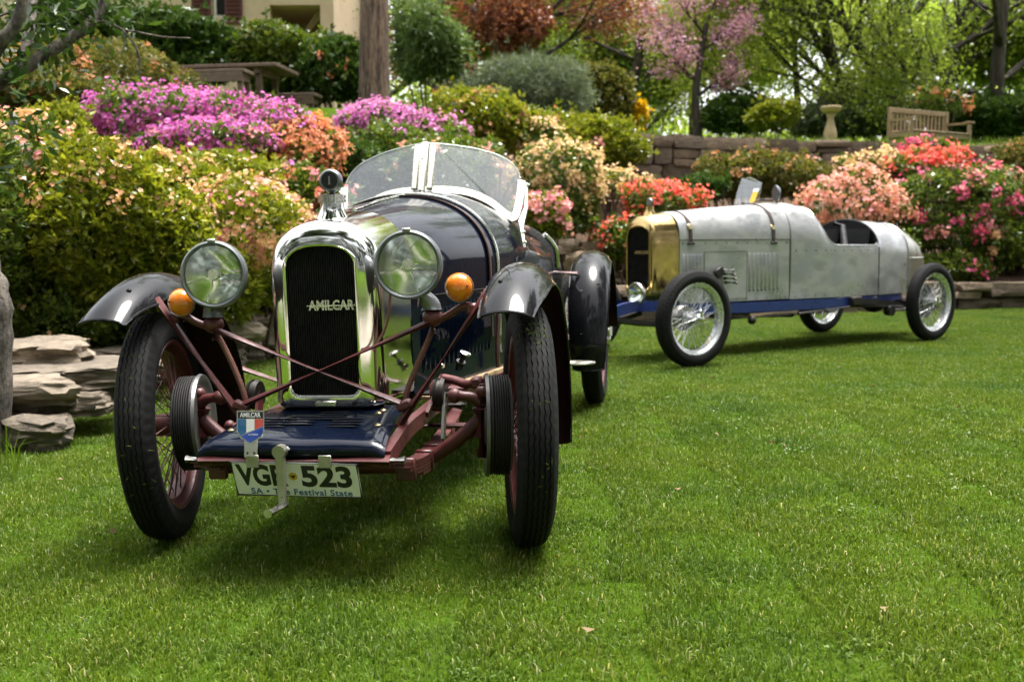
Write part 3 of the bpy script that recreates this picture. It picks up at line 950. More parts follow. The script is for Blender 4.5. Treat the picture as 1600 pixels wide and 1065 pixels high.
def shrub(name, label, u, v, y, wpx, hpx, leaf, bloom=(), seed=0, n=2600, L=.05, W=.018, cat='shrub', depth=None, group=None, k=6, bsize=.044, stems=True, top=0.0, amp=.42, loose=.15, lo=-.7):
    """a lumpy shrub whose middle the photograph shows at (u, v); bloom: list of (material, count, band) where band = (lowest, highest) relative height"""
    rng = np.random.default_rng(seed * 7 + 13)
    c = at(u, v, y)
    s = y / FPX
    rx, rz = wpx / 2 * s * 1.1, hpx / 2 * s * 1.08
    ry = depth or rx * .75
    gz = tz(c.x, c.y)
    root = empty(name, (c.x, c.y, min(gz, c.z - rz * .3)))
    tag(root, label, cat, group)
    off = np.array([0, 0, c.z - root.location.z])
    lump = Lump(rng, (rx, ry, rz), amp=amp)
    P, N, kk = lump.sample(rng, n, lo, loose)
    low = P[:, 2] < 0
    if depth is not None or y < 9: P[low, 2] *= np.clip((c.z - gz) / rz, 1, 1.8)
    N = unit(N + np.array([0, 0, .5]) + rng.normal(0, .35, N.shape))
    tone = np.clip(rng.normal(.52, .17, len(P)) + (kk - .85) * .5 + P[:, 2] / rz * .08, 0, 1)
    out_ = rng.random(len(P)) < .05
    P = P + N * (out_ * rng.uniform(.3, 1.6, len(P)) * L * 1.6)[:, None]
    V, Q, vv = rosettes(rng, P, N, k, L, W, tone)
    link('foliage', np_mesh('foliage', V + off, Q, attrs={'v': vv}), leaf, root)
    acc = None
    for bi, (bm, cnt, band) in enumerate(bloom):
        ncl = max(6, cnt // 12)
        C, CN, ck = lump.sample(rng, ncl * 6, -.35, .03)
        rel = C[:, 2] / rz
        face = C[:, 1] < ry * .55
        sel = np.where((rel > band[0]) & (rel < band[1]) & face)[0][:ncl]
        if len(sel) == 0: continue
        C, CN = C[sel], CN[sel]
        rep = rng.integers(2, 24, len(sel))
        CP = np.repeat(C, rep, 0) + rng.normal(0, .036 * max(1, y / 11), (rep.sum(), 3))
        FN = unit(np.repeat(CN, rep, 0) + rng.normal(0, .55, (rep.sum(), 3)) + np.array([0, -.35, .25]))
        CP = CP + FN * .02
        V, Q, vv = flowers(rng, CP, FN, bsize * max(1, y / 12), np.clip(rng.normal(.5, .22, len(CP)), 0, 1))
        link('blossoms', np_mesh('blossoms', V + off, Q, attrs={'v': vv}), bm, root)
    if stems:
        mb = MB(); pr = random.Random(seed)
        base = Vector((0, 0, gz - root.location.z - .05))
        for i in range(9):
            a = pr.uniform(0, 2 * pi); q = pr.uniform(.35, .8)
            tip = Vector((cos(a) * rx * q, sin(a) * ry * q, off[2] + rz * pr.uniform(-.1, .6)))
            b = base + Vector((cos(a) * rx * .15, sin(a) * ry * .15, 0))
            mid = (b + tip) / 2 + Vector((pr.uniform(-.1, .1), pr.uniform(-.1, .1), -.05))
            mb.tube(catmull([b, mid, tip], 4), [.016 - .0012 * j for j in range(9)], n=5)
        mb.build('stems', M['stem'], root)
    return root

class TreeBuilder:
    def __init__(s, seed): s.r = random.Random(seed); s.mb = MB(); s.tips = []
    def limb(s, p, d, length, r0, r1, bend=.25, up=.1, n=6, sides=6):
        p = Vector(p); d = Vector(d).normalized(); pts = [p.copy()]; rs = [r0]
        for i in range(n):
            d = (d + Vector((s.r.gauss(0, bend), s.r.gauss(0, bend), s.r.gauss(0, bend * .6) + up)) * .35).normalized()
            p = p + d * (length / n); pts.append(p.copy()); rs.append(r0 + (r1 - r0) * (i + 1) / n)
        s.mb.tube(pts, rs, n=sides, caps=False)
        return pts, d
    def grow(s, p, d, length, r, level, maxl, spread=.8, up=.12, kids=(3, 5)):
        pts, dd = s.limb(p, d, length, r, r * .45, up=up, n=5 if level < 2 else 3, sides=6 if level < 2 else 4)
        if level >= maxl:
            for q in pts[1:]: s.tips.append((q, dd))
            return
        for k in range(s.r.randint(*kids)):
            q = pts[s.r.randint(max(1, len(pts) // 2 - 1), len(pts) - 1)]
            a, e, t = frame_from(dd); th = s.r.uniform(0, 2 * pi)
            nd = (t + (a * cos(th) + e * sin(th)) * s.r.uniform(.4, 1.1) * spread)
            s.grow(q, nd, length * s.r.uniform(.55, .8), r * s.r.uniform(.4, .6), level + 1, maxl, spread, up, kids)
        s.grow(pts[-1], dd, length * .75, r * .5, level + 1, maxl, spread, up, kids)

def tree(name, label, base, trunk, leaf, bark='bark', seed=1, limbs=None, n_leaf=14000, L=.11, W=.06, spread_r=.32, maxl=3, flop=.4, cat='tree', group=None, r0=.18, kids=(3, 4), up=.12, lspread=.8, blen=None, extra=None):
    """trunk: list of points relative to base (thick end first); limbs start from its upper half"""
    rng = np.random.default_rng(seed + 100)
    root = empty(name, base); tag(root, label, cat, group)
    tb = TreeBuilder(seed)
    pts = catmull(trunk, 5); n = len(pts)
    rs = [r0 * (1.35 - .35 * min(1, i / 3)) * (1 - .55 * i / (n - 1)) for i in range(n)]
    tb.mb.tube(pts, rs, n=12, caps=False)
    tot = (pts[-1] - pts[0]).length
    bl = blen or tot * .38
    for (f, dx, dy, dz, k) in (limbs or [(.55, -1, 0, .7, 1), (.6, 1, .2, .6, 1), (.7, 0, -1, .8, .9), (.75, .3, 1, .8, .9), (.85, -.7, -.6, .9, .8), (.9, .7, .5, 1, .8), (1, 0, 0, 1, 1)]):
        i = min(n - 1, int(f * (n - 1)))
        tb.grow(pts[i], (dx, dy, dz), bl * k, rs[i] * .6, 1, maxl, lspread, up, kids)
    tb.mb.build('trunk', M[bark], root)
    T = np.array([t[0][:] for t in tb.tips]); D = np.array([t[1][:] for t in tb.tips])
    idx = rng.integers(0, len(T), n_leaf)
    clump = rng.normal(0, .12, len(T))
    P = T[idx] + rng.normal(0, spread_r, (n_leaf, 3)) * np.array([1, 1, .6])
    Dd = D[idx] * .4 + rng.normal(0, .6, (n_leaf, 3)) + np.array([0, 0, -flop])
    v = np.clip(rng.normal(.5, .17, n_leaf) + clump[idx], 0, 1)
    l = L * rng.uniform(.6, 1.3, n_leaf)
    V, Q, vv = leaves(rng, P, Dd, l, l * W / L, v=v)
    link('crown', np_mesh('crown', V, Q, attrs={'v': vv}), leaf, root)
    if extra:
        m2, cnt, ll = extra
        idx = rng.integers(0, len(T), cnt)
        P = T[idx] + rng.normal(0, spread_r * .8, (cnt, 3))
        l = ll * rng.uniform(.6, 1.3, cnt)
        V, Q, vv = leaves(rng, P, rng.normal(size=(cnt, 3)), l, l * .7, v=np.clip(rng.normal(.5, .2, cnt), 0, 1))
        link('blossoms', np_mesh('blossoms', V, Q, attrs={'v': vv}), m2, root)
    return root

TG_FRESH = [(0, (.10, .14, .02)), (.45, (.20, .265, .04)), (.8, (.31, .37, .075)), (1, (.42, .46, .15))]
TG_LIME = [(0, (.16, .20, .035)), (.5, (.30, .34, .07)), (1, (.46, .48, .17))]
TG_DEEP = [(0, (.03, .06, .012)), (.5, (.075, .13, .022)), (1, (.16, .21, .045))]
TG_RED = [(0, (.11, .03, .02)), (.5, (.23, .075, .045)), (1, (.36, .16, .10))]
M['tl_fresh'] = leaf_mat('fresh_tree_leaf', TG_FRESH, .62, .06)
M['tl_lime'] = leaf_mat('lime_tree_leaf', TG_LIME, .64, .05)
M['tl_deep'] = leaf_mat('deep_tree_leaf', TG_DEEP, .5, .08)
M['tl_red'] = leaf_mat('copper_tree_leaf', TG_RED, .4, .06)
M['tl_pink'] = leaf_mat('redbud_blossom', [(0, (.40, .17, .31)), (.5, (.58, .30, .47)), (1, (.70, .46, .60))], .4, .03)

# --- azaleas and shrubs of the left bank
shrub('azalea', 'yellow-green azalea with fading peach blossoms, nearest the left stones', 170, 385, 6.1, 330, 340, M['lf_yel'], [(M['fl_peach'], 900, (.3, 1.1)), (M['fl_peach'], 110, (-.6, .3))], 1, bsize=.030, n=7500, L=.046, W=.019, depth=.65, k=7)
shrub('azalea', 'shaded leggy azalea with peach tops at the left edge of the picture', -5, 385, 5.7, 200, 350, M['lf_mid'], [(M['fl_peach'], 480, (.2, 1.1)), (M['fl_pink'], 90, (.5, 1))], 2, bsize=.030, n=4200, L=.042, W=.018, depth=.55)
shrub('azalea', 'green azalea dotted with pink and salmon blossoms behind the left headlamp', 395, 385, 7.6, 225, 225, M['lf_yel'], [(M['fl_salmon'], 650, (-.6, .8)), (M['fl_peach'], 600, (-.6, .9)), (M['fl_pink'], 260, (-.8, .6))], 3, bsize=.036, n=3600, L=.048, W=.019, depth=.7)
shrub('azalea', 'lime-green azalea with few pink flowers below the purple azalea', 355, 292, 8.6, 230, 110, M['lf_yel'], [(M['fl_pink'], 60, (-.3, .7)), (M['fl_purple'], 70, (-.2, .9))], 4, n=3200, L=.05, W=.02)
shrub('azalea', 'pink-tinged azalea low behind the radiator cap', 480, 320, 8.4, 110, 120, M['lf_mid'], [(M['fl_pink'], 200, (-.7, .9)), (M['fl_coral'], 120, (-.5, .8))], 5, n=1600, L=.05, W=.02)
shrub('azalea', 'dense purple azalea in full bloom, the broad one on the left bank', 255, 196, 9.8, 340, 120, M['lf_mid'], [(M['fl_purple'], 4600, (-.7, 1.1))], 6, bsize=.036, n=3000, L=.06, W=.022, depth=.9)
shrub('azalea', 'purple azalea trailing down beside the orange one', 415, 222, 9.5, 165, 104, M['lf_mid'], [(M['fl_purple'], 2200, (-.8, 1.1))], 7, bsize=.036, n=1500, L=.055, W=.02)
shrub('azalea', 'coral-orange azalea in full bloom at the end of the purple bank', 470, 246, 9.3, 125, 140, M['lf_mid'], [(M['fl_coral'], 2400, (-.9, 1.1))], 8, bsize=.034, n=1200, L=.05, W=.02)
shrub('azalea', 'olive azalea with rust blossoms under the picnic table', 150, 132, 11.6, 290, 125, M['lf_olive'], [(M['fl_rust'], 420, (-.3, .9)), (M['fl_red'], 40, (-.2, .8))], 9, n=3600, L=.06, W=.024, depth=1.2)
shrub('azalea', 'green azalea between the purple bank and the pale branches', 80, 218, 8.4, 140, 110, M['lf_yel'], [(M['fl_rust'], 60, (-.2, .8))], 10, n=2200, L=.05, W=.02)
shrub('azalea', 'orange-rust azalea behind the pale branches at the left edge', 60, 135, 10.4, 170, 120, M['lf_olive'], [(M['fl_rust'], 420, (-.4, .9)), (M['fl_coral'], 60, (0, .9))], 11, n=2000, L=.055, W=.022)
shrub('shrub', 'low dark green shrub in the shade below the upper stone tier', 545, 265, 10.6, 150, 110, M['lf_dark'], [(M['fl_hot'], 24, (-.4, .6))], 12, n=1700, L=.06, W=.024)
shrub('azalea', 'bright magenta azalea below the thick tree trunk', 605, 200, 12.2, 185, 78, M['lf_mid'], [(M['fl_magenta'], 2600, (-.8, 1.1))], 13, bsize=.036, n=1300, L=.06, W=.024)
shrub('azalea', 'sparse magenta azalea sprays above the windscreen', 690, 215, 12.0, 90, 50, M['lf_mid'], [(M['fl_magenta'], 220, (-.7, 1.0))], 14, n=700, L=.06, W=.024)
shrub('azalea', 'large yellow-green azalea with russet tips above the windscreen', 765, 200, 13.0, 185, 130, M['lf_yel'], [(M['fl_rust'], 240, (-.5, .9)), (M['fl_peach'], 90, (-.6, .4))], 15, n=3600, L=.065, W=.026)
shrub('azalea', 'dark green azalea seen through the windscreen glass', 690, 265, 11.2, 210, 110, M['lf_mid'], [(M['fl_salmon'], 160, (-.3, .6))], 16, n=2000, L=.06, W=.024)
shrub('azalea', 'cream-peach azalea in full bloom right of the windscreen', 880, 290, 12.0, 150, 140, M['lf_mid'], [(M['fl_cream'], 1700, (-.8, 1.1))], 17, n=1700, L=.055, W=.022, depth=.6)
shrub('azalea', 'cream-peach azalea sprig reaching over the short stone tier', 960, 287, 12.8, 95, 36, M['lf_mid'], [(M['fl_cream'], 420, (-.9, 1.1))], 18, n=400, L=.05, W=.02)
shrub('azalea', 'peach azalea patch between the two yellow-green azaleas', 845, 222, 12.9, 75, 60, M['lf_mid'], [(M['fl_cream'], 480, (-.9, 1.1))], 19, n=600, L=.055, W=.022)
shrub('azalea', 'rounded fresh green azalea in front of the left end of the retaining wall', 935, 235, 14.0, 160, 110, M['lf_yel'], [(M['fl_pink'], 14, (-.5, .8))], 20, n=3600, L=.065, W=.026)
shrub('azalea', 'low pink azalea behind the tail of the blue car', 848, 345, 10.8, 95, 90, M['lf_yel'], [(M['fl_pink'], 420, (-.8, 1.0))], 21, n=1100, L=.05, W=.02)
shrub('azalea', 'coral-red azalea behind the brass radiator', 1035, 318, 12.4, 120, 60, M['lf_mid'], [(M['fl_coralred'], 900, (-.9, 1.1))], 22, n=800, L=.055, W=.022)
shrub('azalea', 'small green and coral azalea low between the two cars', 975, 385, 11.6, 80, 90, M['lf_mid'], [(M['fl_coralred'], 240, (-.2, 1.0)), (M['fl_coral'], 60, (-.9, .2))], 23, n=1200, L=.055, W=.022)
shrub('shrub', 'small dark green shrub beside the coral-red azalea', 1100, 297, 14.2, 80, 55, M['lf_dark'], [], 24, n=1300, L=.06, W=.024)
shrub('azalea', 'wide olive-green azalea in front of the retaining wall, behind the silver bonnet', 1190, 280, 15.0, 200, 95, M['lf_olive'], [(M['fl_rust'], 200, (-.4, .9)), (M['fl_salmon'], 30, (-.6, .5))], 25, n=3600, L=.07, W=.028)
shrub('azalea', 'salmon-pink azalea in full bloom behind the open cockpit', 1340, 325, 13.4, 165, 120, M['lf_mid'], [(M['fl_salmon'], 2100, (-.9, 1.1)), (M['fl_pink'], 160, (-.9, .7))], 26, n=1300, L=.055, W=.022)
shrub('azalea', 'cream azalea below the garden bench', 1362, 262, 14.6, 100, 45, M['lf_mid'], [(M['fl_cream'], 800, (-.9, 1.1))], 27, n=600, L=.06, W=.024)
shrub('azalea', 'scarlet azalea in full bloom below the right end of the bench', 1455, 268, 14.3, 130, 66, M['lf_mid'], [(M['fl_coralred'], 700, (-.8, 1.1)), (M['fl_red'], 240, (-.8, 1.1))], 28, n=1000, L=.06, W=.024)
shrub('azalea', 'crimson azalea sprays overlapping the bench seat', 1437, 240, 15.2, 95, 46, M['lf_mid'], [(M['fl_hot'], 420, (-.9, 1.1))], 29, n=700, L=.06, W=.024)
shrub('azalea', 'tall hot-pink azalea above the silver car rear wheel', 1490, 345, 13.7, 230, 170, M['lf_mid'], [(M['fl_hot'], 620, (-.6, 1.0)), (M['fl_pink'], 420, (-.9, .9))], 30, n=4200, L=.06, W=.024, depth=.7)
shrub('azalea', 'green azalea with few pink flowers at the lower right edge above the edging wall', 1580, 380, 13.7, 150, 150, M['lf_mid'], [(M['fl_hot'], 130, (-.6, .9)), (M['fl_peach'], 60, (-.9, .3))], 31, n=2800, L=.06, W=.024, depth=.6)
shrub('shrub', 'brown-tinged shrub at the right edge beside the retaining wall', 1590, 268, 14.6, 80, 90, M['lf_olive'], [(M['fl_rust'], 160, (-.6, 1))], 32, n=1500, L=.06, W=.024)
shrub('azalea', 'pink azalea at the right edge of the picture', 1600, 315, 13.9, 70, 70, M['lf_mid'], [(M['fl_pink'], 420, (-.8, 1))], 33, n=900, L=.06, W=.024)

# filler shrubs that close the left bank
shrub('azalea', 'second purple azalea lower on the left bank, in front of the broad one', 340, 232, 9.2, 250, 80, M['lf_mid'], [(M['fl_purple'], 2400, (-.6, 1.1)), (M['fl_pink'], 30, (-.6, .6))], 71, bsize=.036, n=1800, L=.05, W=.02)
shrub('azalea', 'peach and pink azalea at the far left below the pale branches', 30, 235, 6.6, 130, 120, M['lf_mid'], [(M['fl_peach'], 480, (-.4, 1.1)), (M['fl_pink'], 160, (0, 1.1))], 72, bsize=.030, n=1500, L=.044, W=.018)
shrub('azalea', 'dark green azalea skirt just above the left border stones', 230, 500, 6.3, 240, 130, M['lf_mid'], [(M['fl_peach'], 60, (-.5, .9))], 60, n=2600, L=.044, W=.018, depth=.45)
shrub('azalea', 'shaded green azalea low behind the left front wheel', 330, 440, 7.0, 150, 130, M['lf_yel'], [(M['fl_peach'], 60, (-.5, .9))], 61, n=2200, L=.046, W=.018, depth=.45)
shrub('azalea', 'pink azalea low between the left headlamp and the radiator', 425, 440, 8.2, 100, 110, M['lf_mid'], [(M['fl_pink'], 190, (-.7, .9)), (M['fl_peach'], 80, (-.6, .9))], 62, n=1500, L=.048, W=.019, depth=.4)
shrub('azalea', 'yellow-green azalea between the peach and the purple azaleas', 270, 296, 7.9, 190, 100, M['lf_yel'], [(M['fl_peach'], 90, (0, 1)), (M['fl_pink'], 30, (-.3, .8))], 63, n=2600, L=.05, W=.02)
shrub('azalea', 'olive azalea above the left end of the purple bank', 120, 160, 9.8, 140, 90, M['lf_olive'], [(M['fl_rust'], 120, (-.2, .9))], 64, n=1700, L=.055, W=.022)
shrub('azalea', 'green azalea under the magenta azalea', 610, 240, 11.4, 170, 80, M['lf_mid'], [(M['fl_magenta'], 50, (-.5, .9))], 65, n=1600, L=.06, W=.024)
shrub('azalea', 'green azalea below the cream azalea beside the windscreen', 870, 345, 11.8, 110, 60, M['lf_mid'], [(M['fl_cream'], 90, (0, 1))], 66, n=1000, L=.055, W=.022)
shrub('azalea', 'green azalea with pink flowers under the salmon azalea', 1370, 400, 13.1, 160, 90, M['lf_mid'], [(M['fl_pink'], 120, (-.4, .9))], 67, n=1600, L=.055, W=.022, depth=.4)
shrub('azalea', 'green azalea with hot-pink flowers low above the edging wall', 1500, 425, 13.3, 150, 60, M['lf_mid'], [(M['fl_hot'], 60, (-.4, .9))], 68, n=1500, L=.055, W=.022, depth=.35)
shrub('azalea', 'pink and red azalea between the scarlet and hot-pink azaleas', 1545, 300, 14.0, 110, 80, M['lf_mid'], [(M['fl_hot'], 260, (-.7, 1)), (M['fl_pink'], 120, (-.7, 1))], 69, n=1200, L=.06, W=.024)

# --- shrubs and hedges of the upper terrace
shrub('hedge', 'dark glossy camellia hedge behind the picnic table, left half', 265, 85, 16.0, 240, 165, M['lf_dark'], [], 40, n=5200, L=.11, W=.05, cat='hedge', k=5)
shrub('hedge', 'dark glossy camellia hedge at the far left behind the pale branches', 110, 60, 15.0, 240, 180, M['lf_dark'], [], 41, n=3600, L=.11, W=.05, cat='hedge', k=5)
shrub('hedge', 'lighter camellia hedge behind the right half of the picnic table', 455, 108, 16.4, 210, 125, M['lf_mid'], [], 42, n=4600, L=.10, W=.05, cat='hedge', k=5)
shrub('shrub', 'dark round camellia immediately left of the thick trunk', 522, 112, 15.8, 100, 130, M['lf_dark'], [(M['fl_coral'], 10, (-.3, .3))], 43, n=2600, L=.10, W=.05, k=5)
shrub('shrub', 'tall airy green shrub immediately right of the thick trunk', 672, 88, 16.6, 165, 170, M['lf_airy'], [], 44, n=5200, L=.10, W=.03, k=6, loose=.4, amp=.8)
shrub('shrub', 'grey-green feathery shrub above the yellow-green azalea', 832, 145, 16.2, 190, 105, M['lf_grey'], [], 45, n=5200, L=.11, W=.012, k=6, loose=.3)
shrub('shrub', 'olive shrub right of the grey-green feathery shrub', 945, 150, 17.4, 95, 110, M['lf_olive'], [], 46, n=2200, L=.08, W=.035)
shrub('shrub', 'small golden-yellow shrub at the end of the retaining wall', 985, 180, 17.6, 44, 44, M['fl_gold'], [], 47, n=900, L=.07, W=.04)
shrub('hedge', 'low dark hedge left of the bird bath', 1150, 185, 24, 110, 70, M['lf_dark'], [], 48, n=2000, L=.13, W=.06, cat='hedge')
shrub('hedge', 'grey-green low hedge behind the bird bath', 1315, 190, 25, 170, 75, M['lf_grey'], [], 49, n=2600, L=.14, W=.05, cat='hedge')
shrub('hedge', 'dark low hedge behind the right end of the bench', 1540, 195, 23, 190, 90, M['lf_dark'], [], 50, n=3200, L=.13, W=.06, cat='hedge')
shrub('azalea', 'orange azalea sprays behind the bench back', 1470, 165, 21.5, 80, 44, M['lf_mid'], [(M['fl_coral'], 120, (-.8, 1))], 51, n=420, L=.07, W=.03, stems=True)
shrub('shrub', 'pale green low shrub near the pink-blossom tree foot', 1205, 185, 22, 90, 50, M['lf_yel'], [], 52, n=1000, L=.09, W=.04)

shrub('azalea', 'dark leggy azalea skirt behind the top left border slab', 95, 500, 5.9, 210, 120, M['lf_mid'], [(M['fl_peach'], 24, (-.3, .9))], 70, n=2600, L=.042, W=.017, depth=.4)
# understorey that fills the view between the trunks
for i, (u, v, y, w, h, mt, nm) in enumerate([
        (905, 55, 30, 250, 190, 'tl_lime', 'pale lime tree mass behind the grey-green shrub'),
        (730, 45, 27, 190, 150, 'tl_fresh', 'fresh green tree mass left of the copper tree'),
        (1010, 120, 31, 170, 130, 'tl_fresh', 'fresh green tree mass below the pink-blossom tree, left side'),
        (1160, 75, 33, 230, 190, 'tl_lime', 'pale lime tree mass right of the pink-blossom tree'),
        (1300, 60, 36, 220, 150, 'tl_lime', 'pale lime tree mass above the bird bath'),
        (1470, 70, 31, 190, 140, 'tl_fresh', 'fresh green tree mass right of the multi-stemmed tree'),
        (1580, 75, 26, 190, 210, 'tl_fresh', 'fresh green tree mass at the right edge'),
        (830, 5, 33, 210, 110, 'tl_deep', 'deep green tree mass at the top centre'),
        (800, 40, 20.2, 165, 135, 'tl_red', 'copper-leaved small tree in front of the dark trunk in the middle background'),
        (540, 20, 29, 110, 130, 'tl_deep', 'deep green tree mass between the house and the thick trunk')]):
    if i in (4, 7): continue
    shrub('understorey_tree', nm, u, v, y, w, h, M[mt], [], 200 + i, n=3400 if mt != 'tl_red' else 1900, L=.16 if y > 25 else .10, W=.09 if y > 25 else .05, cat='tree', k=4, loose=.5, amp=.6, stems=True, lo=-.95)

# --- trees
def tb_(u, y, z=None):
    p = at(u, 150, y); return (p.x, y, tz(p.x, y) - .05)
b = tb_(585, 15.0)
tree('tall_tree', 'thick straight grey-brown tree trunk beside the picnic lawn', b, [(0, 0, 0), (.0, 0, .35), (.02, 0, 2.5), (.0, .05, 5.5), (.1, .1, 9)], M['tl_fresh'], 'bark', 3, r0=.27, n_leaf=10200, blen=2.6, limbs=[(.72, -1, .1, .6, 1), (.78, 1, .3, .5, 1), (.85, .1, 1, .6, 1), (.9, -.5, .6, .8, 1), (1, 0, .2, 1, 1)])
b = tb_(788, 21)
tree('copper_tree', 'copper-leaved tree with dark trunk in the middle background', b, [(0, 0, 0), (.05, 0, 2), (-.05, 0, 4.5), (.1, 0, 7)], M['tl_red'], 'bark_dark', 4, r0=.17, n_leaf=25500, L=0.086, W=0.043, blen=1.7, spread_r=.3, limbs=[(.25, -1, -.3, .35, .8), (.28, 1, -.2, .3, .9), (.4, -.8, .3, .5, 1), (.45, .9, .3, .45, 1), (.55, -.4, -1, .5, .9), (.65, 1, -.3, .6, .9), (.75, -1, .2, .6, .9), (.9, .5, .6, .9, .8), (1, 0, 0, 1, .8)])
b = tb_(985, 27)
tree('leaning_tree', 'leaning fresh green tree left of the pink-blossom tree', b, [(-.2, 0, 0), (-.1, 0, 1.6), (.25, 0, 3.4), (.3, 0, 5.2), (.1, 0, 7.5)], M['tl_fresh'], 'bark_dark', 5, r0=.17, n_leaf=28900, L=0.101, W=0.065, blen=2.7, spread_r=.4, limbs=[(.35, -1, .3, .3, .7), (.45, -.9, .3, .5, .7), (.5, 1, -.2, .5, .8), (.6, -1, .4, .5, .8), (.65, .6, .6, .6, .9), (.8, -.9, .2, .7, 1), (.9, .7, -.4, .8, .9), (1, 0, 0, 1, .9)])
b = tb_(1092, 24)
tree('redbud_tree', 'small tree with pink-purple blossom and dark stem', b, [(.05, 0, 0), (0, 0, .8), (-.08, 0, 1.7), (.02, 0, 2.6), (.15, 0, 3.4)], M['tl_pink'], 'bark_dark', 6, r0=.13, n_leaf=5200, L=0.072, W=0.050, blen=.8, spread_r=.16, limbs=[(.5, 1, -.2, .7, .7), (.6, -1, -.2, .7, 1.0), (.75, -1, .1, .6, 1.1), (.8, .8, -.3, .5, .9), (.9, -.7, -.4, .7, 1), (1, .3, 0, 1, .8)])
b = tb_(1235, 27)
tree('maple_tree', 'lime-green spreading tree with thin leaning stem behind the bird bath', b, [(0, 0, 0), (.05, 0, .8), (.2, 0, 1.7), (.1, 0, 3), (.0, 0, 5)], M['tl_lime'], 'bark_dark', 7, r0=.13, n_leaf=28900, L=0.094, W=0.065, blen=2.3, spread_r=.4, limbs=[(.3, -1, -.3, .5, 1), (.35, 1, -.3, .4, .8), (.5, -1, .2, .5, 1), (.6, .8, .2, .5, .9), (.7, -.9, -.3, .7, 1), (.8, .2, -.8, .6, .9), (.9, -.3, .5, .9, 1), (1, .1, 0, 1, .9)])
b = tb_(1400, 25)
tree('spreading_tree', 'large dark multi-stemmed tree behind the bench', b, [(0, 0, 0), (0, 0, .9), (-.05, 0, 2.2), (.1, 0, 4), (.3, 0, 7)], M['tl_fresh'], 'bark_dark', 8, r0=.36, n_leaf=25500, L=0.094, W=0.058, blen=3.0, spread_r=.42, limbs=[(.16, 1, -.1, 1.1, .8), (.2, -1, -.3, 1.0, .9), (.33, 1, .2, .8, 1), (.4, -.8, -.3, 1, 1), (.5, 1.2, -.4, .7, 1.1), (.55, -.6, .4, 1, 1), (.7, .9, .1, .8, 1), (.85, -.5, -.4, 1, 1), (1, 0, 0, 1, 1)])
b = tb_(1378, 26)
tree('slanting_tree', 'tree with long trunk slanting up to the left above the bird bath', b, [(.1, -.4, 0), (-.35, -.4, .8), (-1.1, -.4, 2.0), (-1.6, -.4, 3.6), (-2.0, -.4, 5.4)], M['tl_lime'], 'bark_dark', 9, r0=.17, n_leaf=15300, L=0.094, W=0.058, blen=2.0, spread_r=.4, limbs=[(.5, -1, -.2, .6, 1), (.6, .5, .2, 1, 1), (.75, -1, .1, .6, 1), (.85, .4, -.4, 1, .9), (1, -.3, 0, 1, 1)])
b = tb_(1555, 23)
tree('green_tree', 'leafy green tree with straight dark trunk at the right edge', b, [(0, 0, 0), (.02, 0, 1.2), (.05, 0, 3), (.15, 0, 5), (.1, 0, 8)], M['tl_fresh'], 'bark_dark', 10, r0=.19, n_leaf=28900, L=0.094, W=0.058, blen=2.4, spread_r=.4, flop=.6, limbs=[(.2, -1, -.3, .35, .8), (.22, 1, -.3, .4, .8), (.3, -1, .2, .4, 1), (.38, .8, .3, .5, 1), (.45, -.5, -1, .4, 1), (.55, -1, .1, .5, 1), (.65, 1, -.2, .6, 1), (.8, -.6, -.3, .8, 1), (1, 0, 0, 1, .9)])
b = tb_(735, 30)
tree('background_tree', 'deep green tree far behind between the trunk and the copper tree', b, [(0, 0, 0), (.1, 0, 2), (0, 0, 4.5), (.1, 0, 7)], M['tl_deep'], 'bark_dark', 11, r0=.22, n_leaf=27200, L=0.122, W=0.072, blen=3.0, spread_r=.5, limbs=[(.15, -1, -.3, .35, .8), (.2, 1, -.3, .3, .8), (.35, -1, 0, .4, .9), (.45, 1, .2, .5, 1), (.6, -1, .2, .6, 1), (.75, .6, -.6, .8, 1), (1, 0, 0, 1, 1)])
b = tb_(560, 34)
tree('background_tree', 'deep green tree far behind, right of the house', b, [(0, 0, 0), (.1, 0, 2), (0, 0, 5), (.1, 0, 8)], M['tl_deep'], 'bark_dark', 12, r0=.24, n_leaf=23800, L=0.137, W=0.079, blen=3.4, spread_r=.55, limbs=[(.12, -1, -.3, .3, .8), (.2, 1, -.3, .3, .8), (.35, -1, 0, .4, .9), (.45, 1, .2, .5, 1), (.6, -1, .2, .6, 1), (.75, .6, -.6, .8, 1), (1, 0, 0, 1, 1)])
b = tb_(890, 34)
tree('background_tree', 'lime-green tree far behind, right of the copper tree', b, [(0, 0, 0), (.1, 0, 2), (0, 0, 5), (.1, 0, 8)], M['tl_lime'], 'bark_dark', 13, r0=.22, n_leaf=28900, L=0.130, W=0.079, blen=3.4, spread_r=.55, limbs=[(.12, -1, -.3, .3, .8), (.15, 1, -.3, .3, .8), (.3, -1, 0, .4, .9), (.4, 1, .2, .5, 1), (.55, -1, .2, .6, 1), (.75, .6, -.6, .8, 1), (1, 0, 0, 1, 1)])
b = tb_(1080, 38)
tree('background_tree', 'deep green tree far behind the pink-blossom tree', b, [(0, 0, 0), (.1, 0, 2), (0, 0, 5), (.1, 0, 8)], M['tl_fresh'], 'bark_dark', 14, r0=.22, n_leaf=25500, L=0.144, W=0.086, blen=3.6, spread_r=.6, limbs=[(.12, -1, -.3, .3, .8), (.15, 1, -.3, .3, .8), (.3, -1, 0, .4, .9), (.4, 1, .2, .5, 1), (.55, -1, .2, .6, 1), (.75, .6, -.6, .8, 1), (1, 0, 0, 1, 1)])
b = tb_(1290, 40)
tree('background_tree', 'grey-green tree far behind the bird bath', b, [(0, 0, 0), (.1, 0, 2), (0, 0, 4), (.1, 0, 6)], M['tl_fresh'], 'bark_dark', 15, r0=.2, n_leaf=17000, L=0.144, W=0.086, blen=2.8, spread_r=.6)
b = tb_(1500, 42)
